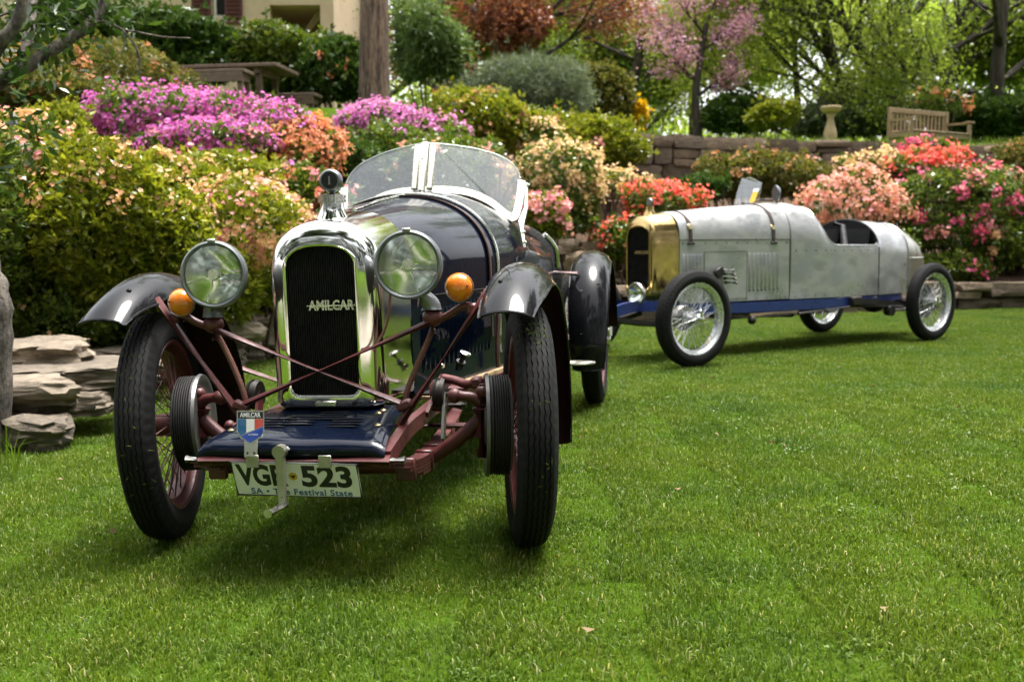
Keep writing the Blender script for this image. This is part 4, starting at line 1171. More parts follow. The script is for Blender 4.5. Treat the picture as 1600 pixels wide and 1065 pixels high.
tree('background_tree', 'deep green tree far behind the right end of the bench', b, [(0, 0, 0), (.1, 0, 2), (0, 0, 4), (.1, 0, 7)], M['tl_deep'], 'bark_dark', 16, r0=.2, n_leaf=18700, L=0.158, W=0.094, blen=3.0, spread_r=.6)
b = tb_(120, 20)
tree('background_tree', 'fresh green tree behind the far left hedge', b, [(0, 0, 0), (.1, 0, 2), (0, 0, 4.5), (.1, 0, 7)], M['tl_fresh'], 'bark', 17, r0=.30, n_leaf=15300, L=0.086, W=0.050, blen=2.4)

# the pale-barked tree whose boughs hang in at the upper left
p0 = at(-14, 640, 4.35)
root = empty('pale_bark_tree', (p0.x, p0.y, tz(p0.x, p0.y) - .02))
tag(root, 'pale grey-barked tree at the left edge with boughs over the azaleas', 'tree')
def rel(u, v, y): return at(u, v, y) - root.location
mbt = MB()
mbt.tube(catmull([Vector((-.03, 0, -.05)), rel(-14, 560, 4.35), rel(-12, 470, 4.35), rel(-30, 400, 4.4), rel(-60, 250, 4.6), rel(-45, 150, 4.9)], 6), [.095 - .0016 * i + .008 * sin(i * 1.9) + .005 * sin(i * 4.3) for i in range(31)], n=12)
mbt.tube(catmull([rel(-60, 160, 4.9), rel(20, 118, 5.0), rel(80, 80, 5.1), rel(130, 45, 5.2), rel(158, 15, 5.3), rel(172, -40, 5.4)], 6), [.036 - .0004 * i for i in range(31)], n=10)
mbt.tube(catmull([rel(-50, 140, 4.9), rel(30, 100, 5.2), rel(45, 50, 5.3), rel(52, 0, 5.4), rel(56, -60, 5.5)], 6), [.034 - .0006 * i for i in range(25)], n=10)
mbt.tube(catmull([rel(-50, 150, 4.9), rel(0, 70, 4.8), rel(28, 30, 4.8), rel(40, -30, 4.8)], 6), [.034 - .0006 * i for i in range(19)], n=10)
for tw in ([(138, 38, 5.2), (165, 34, 5.25), (190, 46, 5.3), (212, 50, 5.3), (255, 58, 5.35), (298, 60, 5.4)], [(190, 46, 5.3), (208, 66, 5.3), (218, 92, 5.3), (217, 120, 5.3)], [(0, 25, 5.0), (60, 6, 5.1), (110, 16, 5.15), (135, 24, 5.2)]):
    q = catmull([rel(*t) for t in tw], 4)
    mbt.tube(q, [.009 - .006 * i / len(q) for i in range(len(q))], n=6)
mbt.build('trunk', M['bark_pale'], root)
rng = np.random.default_rng(77)
cl = np.array([rel(*t)[:] for t in [(10, 20, 5.0), (60, 15, 5.1), (120, 10, 5.2), (170, 5, 5.3), (30, 70, 5.0), (75, 45, 5.1), (10, 130, 4.9), (0, 190, 4.9), (20, 235, 5.0), (95, 75, 5.2), (150, -20, 5.3), (0, 100, 4.9), (105, -20, 5.2), (200, -15, 5.3), (20, -30, 5.0)]])
idx = rng.integers(0, len(cl), 900)
P = cl[idx] + rng.normal(0, .10, (900, 3))
l = rng.uniform(.05, .10, 900)
V, Q, vv = leaves(rng, P, rng.normal(size=(900, 3)) + np.array([.3, 0, -.3]), l, l * .33, v=np.clip(rng.normal(.5, .2, 900), 0, 1))
link('crown', np_mesh('crown', V, Q, attrs={'v': vv}), M['lf_dark'], root)

# a far wood that closes the view, and the trees across the lawn behind the photographer (seen in the nickel and the paint)
def far_wood(name, label, spots, leaf, seed, L=.5):
    rng = np.random.default_rng(seed); VV, QQ, vv, off = [], [], [], 0
    for (x, y, rx, rz, n) in spots:
        lump = Lump(rng, (rx, rx * .7, rz), 20, .3)
        P, N, kk = lump.sample(rng, n, -.7, .2)
        P = P + np.array([x, y, tz(x, y) + rz * .75])
        l = L * rng.uniform(.5, 1.3, len(P))
        V, Q, v = leaves(rng, P, N + rng.normal(0, .8, P.shape), l, l * .6, v=np.clip(rng.normal(.5, .2, len(P)), 0, 1))
        VV.append(V); QQ.append(Q + off); vv.append(v); off += len(V)
    o = link(name, np_mesh(name, np.concatenate(VV), np.concatenate(QQ), attrs={'v': np.concatenate(vv)}), leaf)
    return tag(o, label, 'woodland', kind='stuff')
far_wood('far_woodland', 'hazy green wood closing the background', [(-26, 52, 6, 5, 2600), (-16, 56, 6, 4.5, 2600), (-8, 58, 6, 4.5, 2600), (1, 60, 6, 4.0, 2600), (10, 60, 6, 3.4, 2400), (19, 62, 6, 3.0, 2200), (29, 60, 7, 3.2, 2400), (38, 56, 7, 5, 2600)], M['tl_fresh'], 90)

far_wood('side_woodland', 'dense dark trees bordering the lawn beyond the right and left of the picture', [(14.5, y, 3.6, 7.5, 1500) for y in (-11, -6, -1, 4)] + [(17.5, 8.5, 3.2, 7, 1200)] + [(-15, y, 3.8, 6.5, 1300) for y in (-11, -6, -1)] + [(x, -14.5 + .02 * x * x, 3.6, 6.8, 1600) for x in (-11, -6, -1, 4, 9)], M['lf_dark'], 91, L=.6)

# trees across the lawn behind the photographer
for i, (x, y, h, sd_, lab) in enumerate([(-8.5, -5.5, 12, 31, 'tall tree on the lawn behind the photographer, left'), (-3.2, -6.0, 13, 32, 'tall tree on the lawn behind the photographer, left of centre'), (6.5, -9.5, 12, 33, 'tall tree across the lawn behind the photographer, right'),
        (13.5, 10.5, 14, 37, 'tall tree above the right flower bed, out of the picture'), (16.5, 16, 14, 38, 'tall tree behind the right end of the retaining wall, out of the picture'), (12.5, 2.0, 12, 36, 'tall tree at the right border of the lawn, out of the picture')]):
    tree('lawn_tree', lab, (x, y, tz(x, y) - .05), [(0, 0, 0), (.1, 0, h * .3), (0, .1, h * .6), (.1, 0, h)], M['lf_dark'], 'bark_dark', sd_, r0=.3, n_leaf=11000, L=.36, W=.22, spread_r=.6, blen=h * .30, maxl=2, group='tall trees round the lawn')

# ------------------------------------------------------------------ house
def house():
    y = 24.0
    def X(u): return at(u, 0, y).x
    gz = 2.9
    x0, x1, x2, x3, x4 = X(190), X(343), X(421), X(500), X(521)
    root = empty('house', ((x0 + x4) / 2, y, gz))
    tag(root, 'beige stucco house with maroon shutters behind the hedge', 'house')
    ox, oy = root.location.x, y
    z45 = at(420, 52, y).z - gz; z8 = at(420, 8, y).z - gz; ztop = 7.2
    def wall(a, b, za, zb, ya=0, yb=.3):
        return ((a + b) / 2 - ox, (ya + yb) / 2, (za + zb) / 2), (b - a, yb - ya, zb - za)
    mb = MB()
    mb.box(*wall(x0 - 3, X(330), 0, ztop)); mb.box(*wall(X(330), X(372), 0, 3.3)); mb.box(*wall(X(330), X(372), 5.4, ztop))
    mb.box(*wall(X(372), x2, 0, ztop)); mb.box(*wall(x2, x3, 0, 2.2)); mb.box(*wall(x2, x3, z8, ztop)); mb.box(*wall(x3, x4, 0, ztop))
    mb.box((x4 - .15 - ox, 3.15, ztop / 2), (.3, 5.7, ztop))
    mb.box(((x2 + x3) / 2 - ox, 2.2, (2.2 + ztop) / 2), (x3 - x2 + .6, .2, ztop - 2.2)); mb.box(((x2 + x3) / 2 - ox, 1.2, z8 + .12), (x3 - x2 + .5, 1.8, .2)); mb.box((x2 - .2 - ox, 1.2, 3.4), (.2, 1.8, 2.6))
    mb.box(((x2 + x3) / 2 - ox, 1.2, 2.1), (x3 - x2 + .1, 1.8, .2))
    mb.build('wall', M['stucco'], root, smooth=False)
    bm_ = MB(); bm_.tube([(X(455) - ox, .6, 2.3 + .5), (X(492) - ox, .6, z8 - .05)], .09, n=4); bm_.build('brace', M['stucco'], root, smooth=False)
    MB().box((X(428) - ox, 2.05, z8 - .25), (.16, .12, .26), bevel=.02).build('porch_lamp', M['iron'], root)
    # window with a shutter on each side
    wx = X(351) - ox
    w = MB().box((wx, .2, 4.35), (X(372) - X(330) - .02, .06, 2.06)).build('window', M['white'], root, smooth=False)
    MB().box((wx, .15, 4.35), (X(372) - X(330) - .16, .03, 1.9)).build('pane', M['hole'], w)
    for a, b in ((352, 379), (300, 330)):
        sx = (X(a) + X(b)) / 2 - ox; sw = X(b) - X(a)
        s_ = MB().box((sx, -.04, 4.3), (sw, .05, 2.3), bevel=.008).build('shutter', M['shutter'], root, smooth=False)
        m2 = MB()
        for k in range(22): m2.box((sx, -.075, 3.28 + k * .095), (sw - .1, .03, .05), Matrix.Rotation(.5, 3, 'X'))
        m2.build('louvres', M['shutter'], s_, smooth=False)
    w2 = MB().box((X(262) - ox, -.03, 4.9), (1.0, .06, 1.7)).build('window', M['white'], root, smooth=False)
    MB().box((X(262) - ox, -.07, 4.9), (.84, .03, 1.5)).build('pane', M['hole'], w2)
    for sx in (X(222) - ox, X(300) - ox - .25):
        MB().box((sx, -.05, 4.9), (.45, .06, 1.8), bevel=.01).build('shutter', M['shutter'], root, smooth=False)
    MB().loft([[(x0 - 3.5 - ox, -.6, ztop), (x4 + .4 - ox, -.6, ztop), (x4 + .4 - ox, -.6, ztop + .15), (x0 - 3.5 - ox, -.6, ztop + .15)],
               [(x0 - 3.5 - ox, 3.2, ztop + 1.9), (x4 + .4 - ox, 3.2, ztop + 1.9), (x4 + .4 - ox, 3.2, ztop + 2.05), (x0 - 3.5 - ox, 3.2, ztop + 2.05)],
               [(x0 - 3.5 - ox, 6.8, ztop), (x4 + .4 - ox, 6.8, ztop), (x4 + .4 - ox, 6.8, ztop + .15), (x0 - 3.5 - ox, 6.8, ztop + .15)]], closed=True, cap0=True, cap1=True).build('roof', M['roof'], root, smooth=False)
house()

# ------------------------------------------------------------------ picnic table with its benches
def picnic():
    y = 14.0
    c = at(355, 100, y); gz = tz(c.x, y)
    ztop = c.z - gz
    rz_ = rad(-9)
    t = empty('picnic_table', (at(358, 100, y + .4).x, y + .45, gz), rz_)
    tag(t, 'weathered timber picnic table on the upper lawn', 'table')
    Lx, Wy = 1.72, .86
    for k in range(6):
        MB().box((0, -Wy / 2 + (k + .5) * Wy / 6, ztop - .02), (Lx, Wy / 6 - .012, .045), bevel=.005).build('plank', M['weathered'], t, smooth=False)
    for sx in (-.55, .55):
        MB().box((sx, 0, ztop - .085), (.07, Wy - .1, .08), bevel=.005).build('batten', M['weathered'], t, smooth=False)
        for sy in (-.28, .28):
            MB().box((sx, sy, (ztop - .125) / 2), (.085, .085, ztop - .127), bevel=.006).build('leg', M['weathered'], t, smooth=False)
    zs = at(355, 122, y).z - gz
    for nm, yy, xo, lab in (('bench_near', -.62, -.12, 'weathered timber bench in front of the picnic table'), ('bench_far', .78, .35, 'weathered timber bench behind the picnic table')):
        R = Matrix.Rotation(rz_, 4, 'Z')
        p = t.location + R @ Vector((xo, yy, 0))
        b_ = empty('picnic_bench', (p.x, p.y, tz(p.x, p.y)), rz_)
        tag(b_, lab, 'bench', 'picnic benches')
        zb = zs if yy < 0 else zs - .12
        for k in range(2): MB().box((0, -.09 + k * .18, zb), (1.35, .165, .045), bevel=.005).build('plank', M['weathered'], b_, smooth=False)
        MB().box((0, -.16, zb - .085), (1.3, .03, .12), bevel=.004).build('apron_board', M['weathered'], b_, smooth=False)
        for sx in (-.55, .6):
            MB().box((sx, 0, zb - .075), (.05, .27, .10), bevel=.004).build('rail', M['weathered'], b_, smooth=False)
            for sy in (-.12, .12): MB().box((sx, sy, (zb - .126) / 2), (.07, .06, zb - .13), bevel=.005).build('leg', M['weathered'], b_, smooth=False)
picnic()

# ------------------------------------------------------------------ bird bath and garden bench
def bird_bath():
    p = at(1297, 215, 19.3); gz = tz(p.x, p.y)
    o = empty('bird_bath', (p.x, p.y, gz)); tag(o, 'pale sandstone bird bath on a baluster pedestal above the retaining wall', 'bird bath')
    h = at(1297, 167, 19.3).z - gz
    k = h / .80
    MB().lathe([(0, .0), (0, .15), (.05, .15), (.07, .11), (.12, .095), (.2, .12), (.3, .125), (.4, .10), (.52, .065), (.60, .06), (.64, .085), (.67, .085), (.68, .0)], axis=(0, 0, 1), n=28).build('pedestal', M['sandstone'], o).scale = (1, 1, k)
    MB().lathe([(.68, 0), (.68, .08), (.70, .15), (.74, .19), (.79, .205), (.80, .19), (.77, .17), (.745, .10), (.74, 0)], axis=(0, 0, 1), n=32).build('basin', M['sandstone'], o).scale = (1, 1, k)
bird_bath()

def garden_bench():
    p = at(1389, 215, 18.6)
    rz_ = rad(27)
    R = Matrix.Rotation(rz_, 4, 'Z')
    Lb = 1.5
    zr = at(1389, 168, 18.6).z
    gz = zr - .90
    o = empty('garden_bench', (p.x, p.y, gz), rz_)
    tag(o, 'greyed teak garden bench with slatted back above the retaining wall', 'bench')
    B = lambda nm, c, s, par=o: MB().box(c, s, bevel=.006).build(nm, M['teak'], par, smooth=False)
    # local x runs along the back from the near left post, local -y is the way the bench faces
    for x in (0, Lb):
        B('rear_leg', (x, 0, .45), (.06, .06, .90)); B('front_leg', (x, -.52, .31), (.06, .06, .62))
        B('seat_rail', (x, -.26, .38), (.045, .46, .07))
        MB().loft([[(x - .04, yy, zz), (x + .04, yy, zz), (x + .04, yy, zz + .035), (x - .04, yy, zz + .035)] for yy, zz in ((-.03, .645), (-.2, .635), (-.38, .63), (-.5, .65), (-.60, .63))], closed=True, cap0=True, cap1=True).build('armrest', M['teak'], o)
    B('top_rail', (Lb / 2, 0, .855), (Lb - .062, .04, .085)); B('lower_rail', (Lb / 2, 0, .46), (Lb - .062, .035, .06))
    B('front_rail', (Lb / 2, -.52, .38), (Lb - .062, .03, .08))
    for k in range(14): B('back_slat', (.09 + k * (Lb - .18) / 13, 0, .651), (.05, .018, .318))
    for k in range(5): B('seat_slat', (Lb / 2, -.05 - k * .115, .438), (Lb + .04 if k else Lb - .07, .095, .024))
garden_bench()

# ------------------------------------------------------------------ wheels
def tyre_mesh(R=.339, rim=.247, W=.106, segs=264, tread=True):
    """tyre about the X axis with zigzag tread grooves"""
    prof = []                      # (x, r, groove)
    hw = W / 2
    prof += [(-.030, rim - .004, 0), (-.040, rim + .004, 0), (-.050, rim + .022, 0), (-hw, rim + .048, 0), (-hw + .002, R - .040, 0), (-hw + .008, R - .022, 0), (-hw + .013, R - .013, 0)]
    tw = hw - .015
    gro = [-.72, -.36, 0, .36, .72] if tread else []
    xs = [-tw]
    for g in gro:
        c = g * tw; xs += [c - .0019, c - .0013, c + .0013, c + .0019]
    xs.append(tw)
    for i, x in enumerate(xs):
        rr = R - .010 * (abs(x) / tw) ** 2.2
        ing = tread and 0 < i < len(xs) - 1
        deep = ing and ((i - 1) % 4) in (1, 2)
        prof.append((x, rr - (.0042 if deep else 0), 1 if ing else 0))
    prof += [(-x, r, 0) for (x, r, g) in reversed(prof[:7])]
    P = np.array([(x, r) for x, r, g in prof]); G = np.array([g for *_, g in prof])
    th = np.arange(segs) / segs * 2 * pi
    zig = np.where(np.arange(segs) % 4 < 2, 1, -1) * .0013
    X = P[None, :, 0] + zig[:, None] * G[None, :]
    # shoulder blocks
    sh = np.zeros(len(P)); sh[6] = sh[-7] = 1; sh[5] = sh[-6] = .7
    notch = np.where(np.arange(segs) % 4 == 0, 1, 0) * .006 if tread else np.zeros(segs)
    Rr = P[None, :, 1] - notch[:, None] * sh[None, :]
    V = np.stack([X, Rr * np.cos(th)[:, None], Rr * np.sin(th)[:, None]], -1)
    n, m_ = X.shape
    idx = np.arange(n * m_).reshape(n, m_)
    nx = np.roll(idx, -1, 0)
    Q = np.stack([idx[:, :-1], idx[:, 1:], nx[:, 1:], nx[:, :-1]], -1).reshape(-1, 4)
    me = np_mesh('tyre', V.reshape(-1, 3), Q[:, ::-1])
    me.polygons.foreach_set('use_smooth', np.ones(len(me.polygons), bool)); me.set_sharp_from_angle(angle=rad(35))
    me.materials.append(M['rubber'])
    return me

def rim_part(mat, R=.247):
    mb = MB().lathe([(-.036, R + .010), (-.042, R + .004), (-.038, R - .006), (-.026, R - .012), (-.018, R - .026), (.018, R - .026), (.026, R - .012), (.038, R - .006), (.042, R + .004), (.036, R + .010)], n=64)
    me = mb.build('rim_tmp', mat); d = me.data; bpy.data.objects.remove(me); d.name = 'rim'; return d

def spokes_part(mat, R=.222, n=20, r=.0022, hub_in=-.045, hub_out=.055):
    mb = MB()
    for k in range(n):
        a = 2 * pi * k / n
        for x, hr, da, xo in ((hub_in, .036, .55, -.008), (hub_in, .036, -.55, -.008), (hub_out, .030, .5 if k % 2 else -.5, .008)):
            b = a + da
            mb.tube([(x, hr * cos(b), hr * sin(b)), (xo, R * cos(a + x), R * sin(a + x))], r, n=5, caps=False)
    o = mb.build('spokes_tmp', mat); d = o.data; bpy.data.objects.remove(o); d.name = 'spokes'; return d

def lathe_data(name, prof, mat, n=40):
    o = MB().lathe(prof, n=n).build(name, mat); d = o.data; bpy.data.objects.remove(o); return d

TYRE = tyre_mesh()
def wheel_set(prefix_mat, knock_mat, drum=True, drum_mat=None):
    parts = {'tyre': TYRE, 'rim': rim_part(prefix_mat), 'spokes': spokes_part(prefix_mat),
             'hub': lathe_data('hub', [(-.075, 0), (-.075, .045), (-.05, .05), (-.04, .038), (.05, .03), (.056, .034), (.062, .03), (.062, 0)], prefix_mat)}
    parts['knock_off'] = None
    o = MB().lathe([(.058, .0), (.058, .030), (.074, .026), (.086, .014), (.088, 0)], n=24).box((.076, .0, .04), (.014, .026, .058), bevel=.005).box((.076, 0, -.04), (.014, .026, .058), bevel=.005).build('knock_off', knock_mat)
    parts['knock_off'] = o.data; bpy.data.objects.remove(o)
    return parts

def brake_drum_data(R=.140):
    prof = [(-.112, .02), (-.112, R - .004), (-.107, R), (-.103, R), (-.101, R - .004)]
    x = -.100
    for k in range(7):
        prof += [(x, R - .006), (x + .0015, R + .001), (x + .0042, R + .001), (x + .0055, R - .006)]; x += .0066
    prof += [(-.050, R - .01), (-.048, .05), (-.048, .0)]
    return lathe_data('brake_drum', prof, M['drum'], n=56)
M['drum'] = paint('dusty_cast_iron', (.022, .021, .02), (.04, .038, .036), (.5, .7), metal=.5)
M['backplate'] = paint('grey_backplate', (.17, .17, .165), (.11, .11, .105), (.35, .5), metal=.7)

def add_wheel(parent, loc, parts, side, steer=0.0, camber=0.0, spin=0.0, drum=None, extra=None):
    w = empty('wheel', loc, 0, parent)
    base = Matrix.Rotation(0 if side > 0 else pi, 4, 'Z')
    w.rotation_mode = 'QUATERNION'
    w.rotation_quaternion = (Matrix.Rotation(steer, 4, 'Z') @ Matrix.Rotation(camber * side, 4, 'Y') @ base @ Matrix.Rotation(spin, 4, 'X')).to_quaternion()
    for nm, me in parts.items():
        o = bpy.data.objects.new(nm, me); COL.objects.link(o); o.parent = w
    if drum is not None:
        o = bpy.data.objects.new('brake_drum', drum); COL.objects.link(o); o.parent = w
        q = bpy.data.objects.new('backplate', BACKPLATE); COL.objects.link(q); q.parent = w
    return w
BACKPLATE = lathe_data('backplate', [(-.124, 0), (-.124, .05), (-.118, .06), (-.118, .118), (-.122, .126), (-.122, .143), (-.1125, .146), (-.1125, 0)], M['backplate'], n=56)
DRUM = brake_drum_data()

def car_root(name, label, R, t):
    o = empty(name); o.rotation_mode = 'QUATERNION'
    o.rotation_quaternion = Matrix(R).to_quaternion(); o.location = t
    return tag(o, label, 'car')

def arch_section(y, w, zb, zs, zt, n=22, p=2.2, tuck=0.0, side=6):
    """half closed car body section: up one side, over the arched top, down the other"""
    L = []
    for k in range(side): 
        f = k / side; L.append((w - tuck * (1 - f) ** 2, y, zb + (zs - zb) * f))
    for k in range(n + 1):
        a = pi / 2 * k / n
        L.append((w * cos(a) ** (2 / p), y, zs + (zt - zs) * sin(a) ** (2 / p)))
    return [(x, yy, z) for x, yy, z in L] + [(-x, yy, z) for x, yy, z in reversed(L[:-1])]

def interp_secs(keys, n, **kw):
    keys = np.array(keys, float); ys = np.linspace(keys[0, 0], keys[-1, 0], n)
    return [arch_section(y, *[float(np.interp(y, keys[:, 0], keys[:, j])) for j in range(1, 5)], **kw) for y in ys]

def radiator_shell(car, mat, y0, y1, w0, w1, zb0, zb1, core_w, core_z0, core_zs, core_zt, zs, zt0, zt1, rnd=.045):
    """shell: flat front frame with arched opening, rounded into the sides; front at y0, back at y1"""
    def outline(w, zb, zs_, zt, n=20):
        L = [(w * .0, zb)]
        pts = []
        r = min(.03, w * .3)
        for k in range(5):
            a = -pi / 2 + pi / 2 * k / 4; pts.append((w - r + r * cos(a), zb + r + r * sin(a)))
        for k in range(1, 7): pts.append((w, zb + r + (zs_ - zb - r) * k / 7))
        for k in range(n + 1):
            a = pi / 2 * k / n; pts.append((w * cos(a) ** (2 / 2.35), zs_ + (zt - zs_) * sin(a) ** (2 / 2.35)))
        return pts + [(-x, z) for x, z in reversed(pts[:-1])]
    def sec(y, w, zb, zs_, zt): return [(x, y, z) for x, z in outline(w, zb, zs_, zt)]
    ins = .024
    secs = [sec(y0 + .03, core_w, core_z0, core_zs, core_zt), sec(y0 + .002, core_w, core_z0, core_zs, core_zt), sec(y0, core_w + .005, core_z0 - .005, core_zs, core_zt + .005)]
    fr_w, fr_zt, fr_zb = w0 - rnd, zt0 - rnd * 1.5, zb0 + .012
    for k in range(1, 4):
        f = k / 3; secs.append(sec(y0 - .001 + .004 * f, core_w + .005 + (fr_w - core_w - .005) * f, core_z0 - .005 + (fr_zb - core_z0 + .005) * f, core_zs + (zs - core_zs) * f, core_zt + .005 + (fr_zt - core_zt - .005) * f))
    for k in range(1, 8):
        a = pi / 2 * k / 7
        secs.append(sec(y0 + .003 + rnd * 1.3 * (1 - cos(a)), fr_w + rnd * sin(a), fr_zb - .012 * sin(a), zs, fr_zt + rnd * 1.5 * sin(a)))
    for k in range(1, 7):
        f = k / 6; y = y0 + .003 + rnd * 1.3 + (y1 - y0 - .003 - rnd * 1.3) * f
        secs.append(sec(y, w0 + (w1 - w0) * f, zb0 + (zb1 - zb0) * f, zs, zt0 + (zt1 - zt0) * (f ** .8)))
    return MB().loft(secs, closed=True).build('radiator_shell', mat, car, angle=30)

def radiator_core(car, y, w, z0, z1, zs, dense=.0045):
    mb = MB()
    mb.box((0, y + .02, (z0 + z1) / 2), (2 * w + .02, .008, z1 - z0 + .02))
    core = mb.build('radiator_core', M['core'], car, smooth=False)
    m2 = MB(); k = 0
    x = -w
    while x < w:
        m2.box((x, y + .008, (z0 + z1) / 2), (.0009, .012, z1 - z0 - .004)); x += dense * 1.5
    z = z0
    while z < z1:
        m2.box((0, y + .012, z), (2 * w, .008, .0006)); z += dense
    o = m2.build('fins', M['core_fin'], core, smooth=False)
    return core
M['core_fin'] = paint('radiator_fin', (.02, .02, .02), (.05, .048, .045), (.4, .6), metal=.6, scale=30)

def fit_text(me, w, h):
    xs = [v.co.x for v in me.vertices]; ys = [v.co.y for v in me.vertices]
    cx, cy = (min(xs) + max(xs)) / 2, (min(ys) + max(ys)) / 2
    kx, ky = w / (max(xs) - min(xs)), h / (max(ys) - min(ys))
    for v in me.vertices: v.co.x = (v.co.x - cx) * kx; v.co.y = (v.co.y - cy) * ky
    return me

def put_text(car, me, mat, name, loc, rot):
    return link(name, me, mat, car, loc, rot)

# ------------------------------------------------------------------ the blue car
blue = car_root('blue_car', 'dark navy vintage sports car with polished radiator, nearest the camera', [[0.98756, 0.15439, -0.02999], [-0.15445, 0.988, 0.0], [0.02963, 0.00463, 0.99955]], (-.48627, 2.87623, -.00876))

def build_blue(car):
    WB = 2.5
    ax = -.03
    parts = wheel_set(M['maroon'], M['chrome_soft'])
    st = rad(13)
    for s in (1, -1):
        wf = add_wheel(car, (s * .550, ax + .02, .344), parts, s, steer=st, camber=rad(1.6), spin=.3 * s, drum=DRUM)
        add_wheel(car, (s * .555, WB, .342), parts, s, camber=0, spin=.5, drum=DRUM)
        # grass clippings stuck to the front tread
        rng = np.random.default_rng(40 + s)
        n = 80 if s > 0 else 50
        th = np.concatenate([rng.uniform(-.5, 1.9, n // 2), rng.normal(.95, .10, n - n // 2)]) if s > 0 else rng.uniform(-.6, 1.8, n)
        xx = rng.uniform(-.045, .045, n) if s < 0 else np.concatenate([rng.uniform(-.045, .045, n // 2), rng.normal(.0, .016, n - n // 2)])
        rr = .340 + rng.uniform(0, .004, n)
        yy = -np.cos(th) * rr; zz = np.sin(th) * rr
        P = np.stack([xx, yy, zz], -1)
        D = rng.normal(size=(n, 3)); Nn = np.stack([np.zeros(n), -np.cos(th), np.sin(th)], -1)
        D = unit(D - Nn * (D * Nn).sum(1, keepdims=True)) + Nn * .12
        l = rng.uniform(.006, .022, n)
        V, Q, vv = leaves(rng, P, D, l, np.full(n, .0022), v=np.clip(rng.normal(.4, .25, n), 0, .95))
        me = np_mesh('grass_clippings', V, Q, attrs={'v': vv})
        cl = link('grass_clippings', me, M['grass'], wf); cl['kind'] = 'stuff'
        # undo side flip and spin so that the clippings stay on the front of the tread
        base = Matrix.Rotation(0 if s > 0 else pi, 4, 'Z') @ Matrix.Rotation(.3 * s, 4, 'X')
        cl.rotation_mode = 'QUATERNION'; cl.rotation_quaternion = base.inverted().to_quaternion()

    # --- radiator
    radiator_shell(car, M['chrome'], -.13, .185, .160, .172, .405, .392, .099, .447, .80, .862, .785, .935, .968)
    radiator_core(car, -.118, .099, .447, .862, .80)
    t = text_mesh('AMILCAR', .038, .0015, .0011, .80, spacing=1.02)
    lt = put_text(car, t, M['chrome_soft'], 'radiator_lettering', (.028, -.126, .697), (pi / 2, 0, 0))
    MB().box((0, 0, .0015), (.128, .004, .002)).ball((-.068, 0, .0015), .0036, 8).ball((.068, 0, .0015), .0036, 8).build('lettering_bar', M['chrome_soft'], lt)
    MB().box((0, -.1325, .424), (.062, .004, .014), bevel=.002).build('maker_plate', M['chrome_soft'], car)
    MB().lathe([(0, .0), (0, .006), (-.004, .006), (-.004, 0)], c=(.083, -.131, .424), axis=(0, 1, 0), n=12).build('drain_hole', M['hole'], car)
    nk = MB().lathe([(-.03, .052), (-.005, .047), (.01, .038), (.03, .034), (.04, .034), (.041, .041), (.048, .041), (.0485, .037), (.052, .037), (.0525, .041), (.060, .041), (.062, .03), (.066, .018), (.066, 0)], c=(0, 0, .945), axis=(0, 0, 1), n=36).build('filler_neck', M['chrome'], car)
    g = MB().lathe([(-.012, 0), (-.012, .028), (-.006, .033), (.008, .033), (.012, .028), (.012, 0)], c=(0, 0, 1.047), axis=(0, 1, 0), n=32)
    g.tube([(0, 0, 1.008), (0, 0, 1.02)], .010, 12)
    g.build('temperature_gauge', M['lamp_grey'], nk)
    gl = MB().lathe([(-.0135, .0), (-.0135, .024), (-.0122, .024)], c=(0, 0, 1.047), axis=(0, 1, 0), n=32).build('gauge_face', M['hole'], nk)
    MB().box((0, -.0145, 1.047), (.005, .0015, .024)).build('gauge_column', M['steel'], nk, smooth=False)

    # --- bonnet, scuttle, body
    keys = [(.187, .172, .395, .785, .966), (.45, .250, .40, .785, 1.003), (.80, .335, .40, .78, 1.04)]
    MB().loft(interp_secs(keys, 10)).build('bonnet', M['navy'], car, angle=50)
    # hinge and panel line
    MB().tube([(0, .19, .969), (0, .45, 1.006), (0, .8, 1.043)], .006, 8).build('bonnet_hinge', M['chrome_soft'], car)
    for s in (-1, 1):
        pts = [(s * (.1735 + .0005), .19, .70), (s * .2515, .45, .70), (s * .3365, .80, .70)]
        MB().tube(pts, .0025, 6).build('panel_joint', M['hole'], car)
    keys = [(.803, .336, .40, .78, 1.041), (1.0, .372, .385, .785, 1.066), (1.18, .395, .375, .79, 1.055), (1.30, .405, .37, .79, 1.0), (1.42, .412, .37, .78, .955), (1.75, .415, .37, .76, .93), (2.05, .40, .38, .74, .945), (2.3, .36, .40, .70, .90), (2.6, .27, .44, .64, .80), (2.85, .14, .48, .58, .68), (2.97, .03, .52, .55, .60)]
    MB().loft(interp_secs(keys, 46), cap1=True).build('body', M['navy'], car, angle=50)
    MB().box((0, 1.2, .392), (.5, 2.0, .02)).build('undertray', M['iron'], car, smooth=False)
    # cockpit cover and seat squab
    def body_top(x, y):
        k = np.array(keys); w, zs, zt = [float(np.interp(y, k[:, 0], k[:, j])) for j in (1, 3, 4)]
        return zs + (zt - zs) * max(0.0, 1 - min(1, abs(x) / w) ** 2.2) ** (1 / 2.2)
    secs = []
    for i in range(13):
        y = 1.36 + .62 * i / 12; hw = .30 * math.sqrt(max(0.02, 1 - ((i - 6) / 6.4) ** 4))
        secs.append([(hw * (j / 8 - 1), y, body_top(hw * (j / 8 - 1), y) + .006) for j in range(17)])
    MB().loft(secs).build('tonneau_cover', M['trim'], car)
    MB().tube(catmull([(-.30, 1.40, .93), (-.31, 1.7, .915), (-.26, 1.97, .93), (0, 2.03, .955), (.26, 1.97, .93), (.31, 1.7, .915), (.30, 1.40, .93)], 6), .017, 10).build('cockpit_roll', M['red_leather'], car)
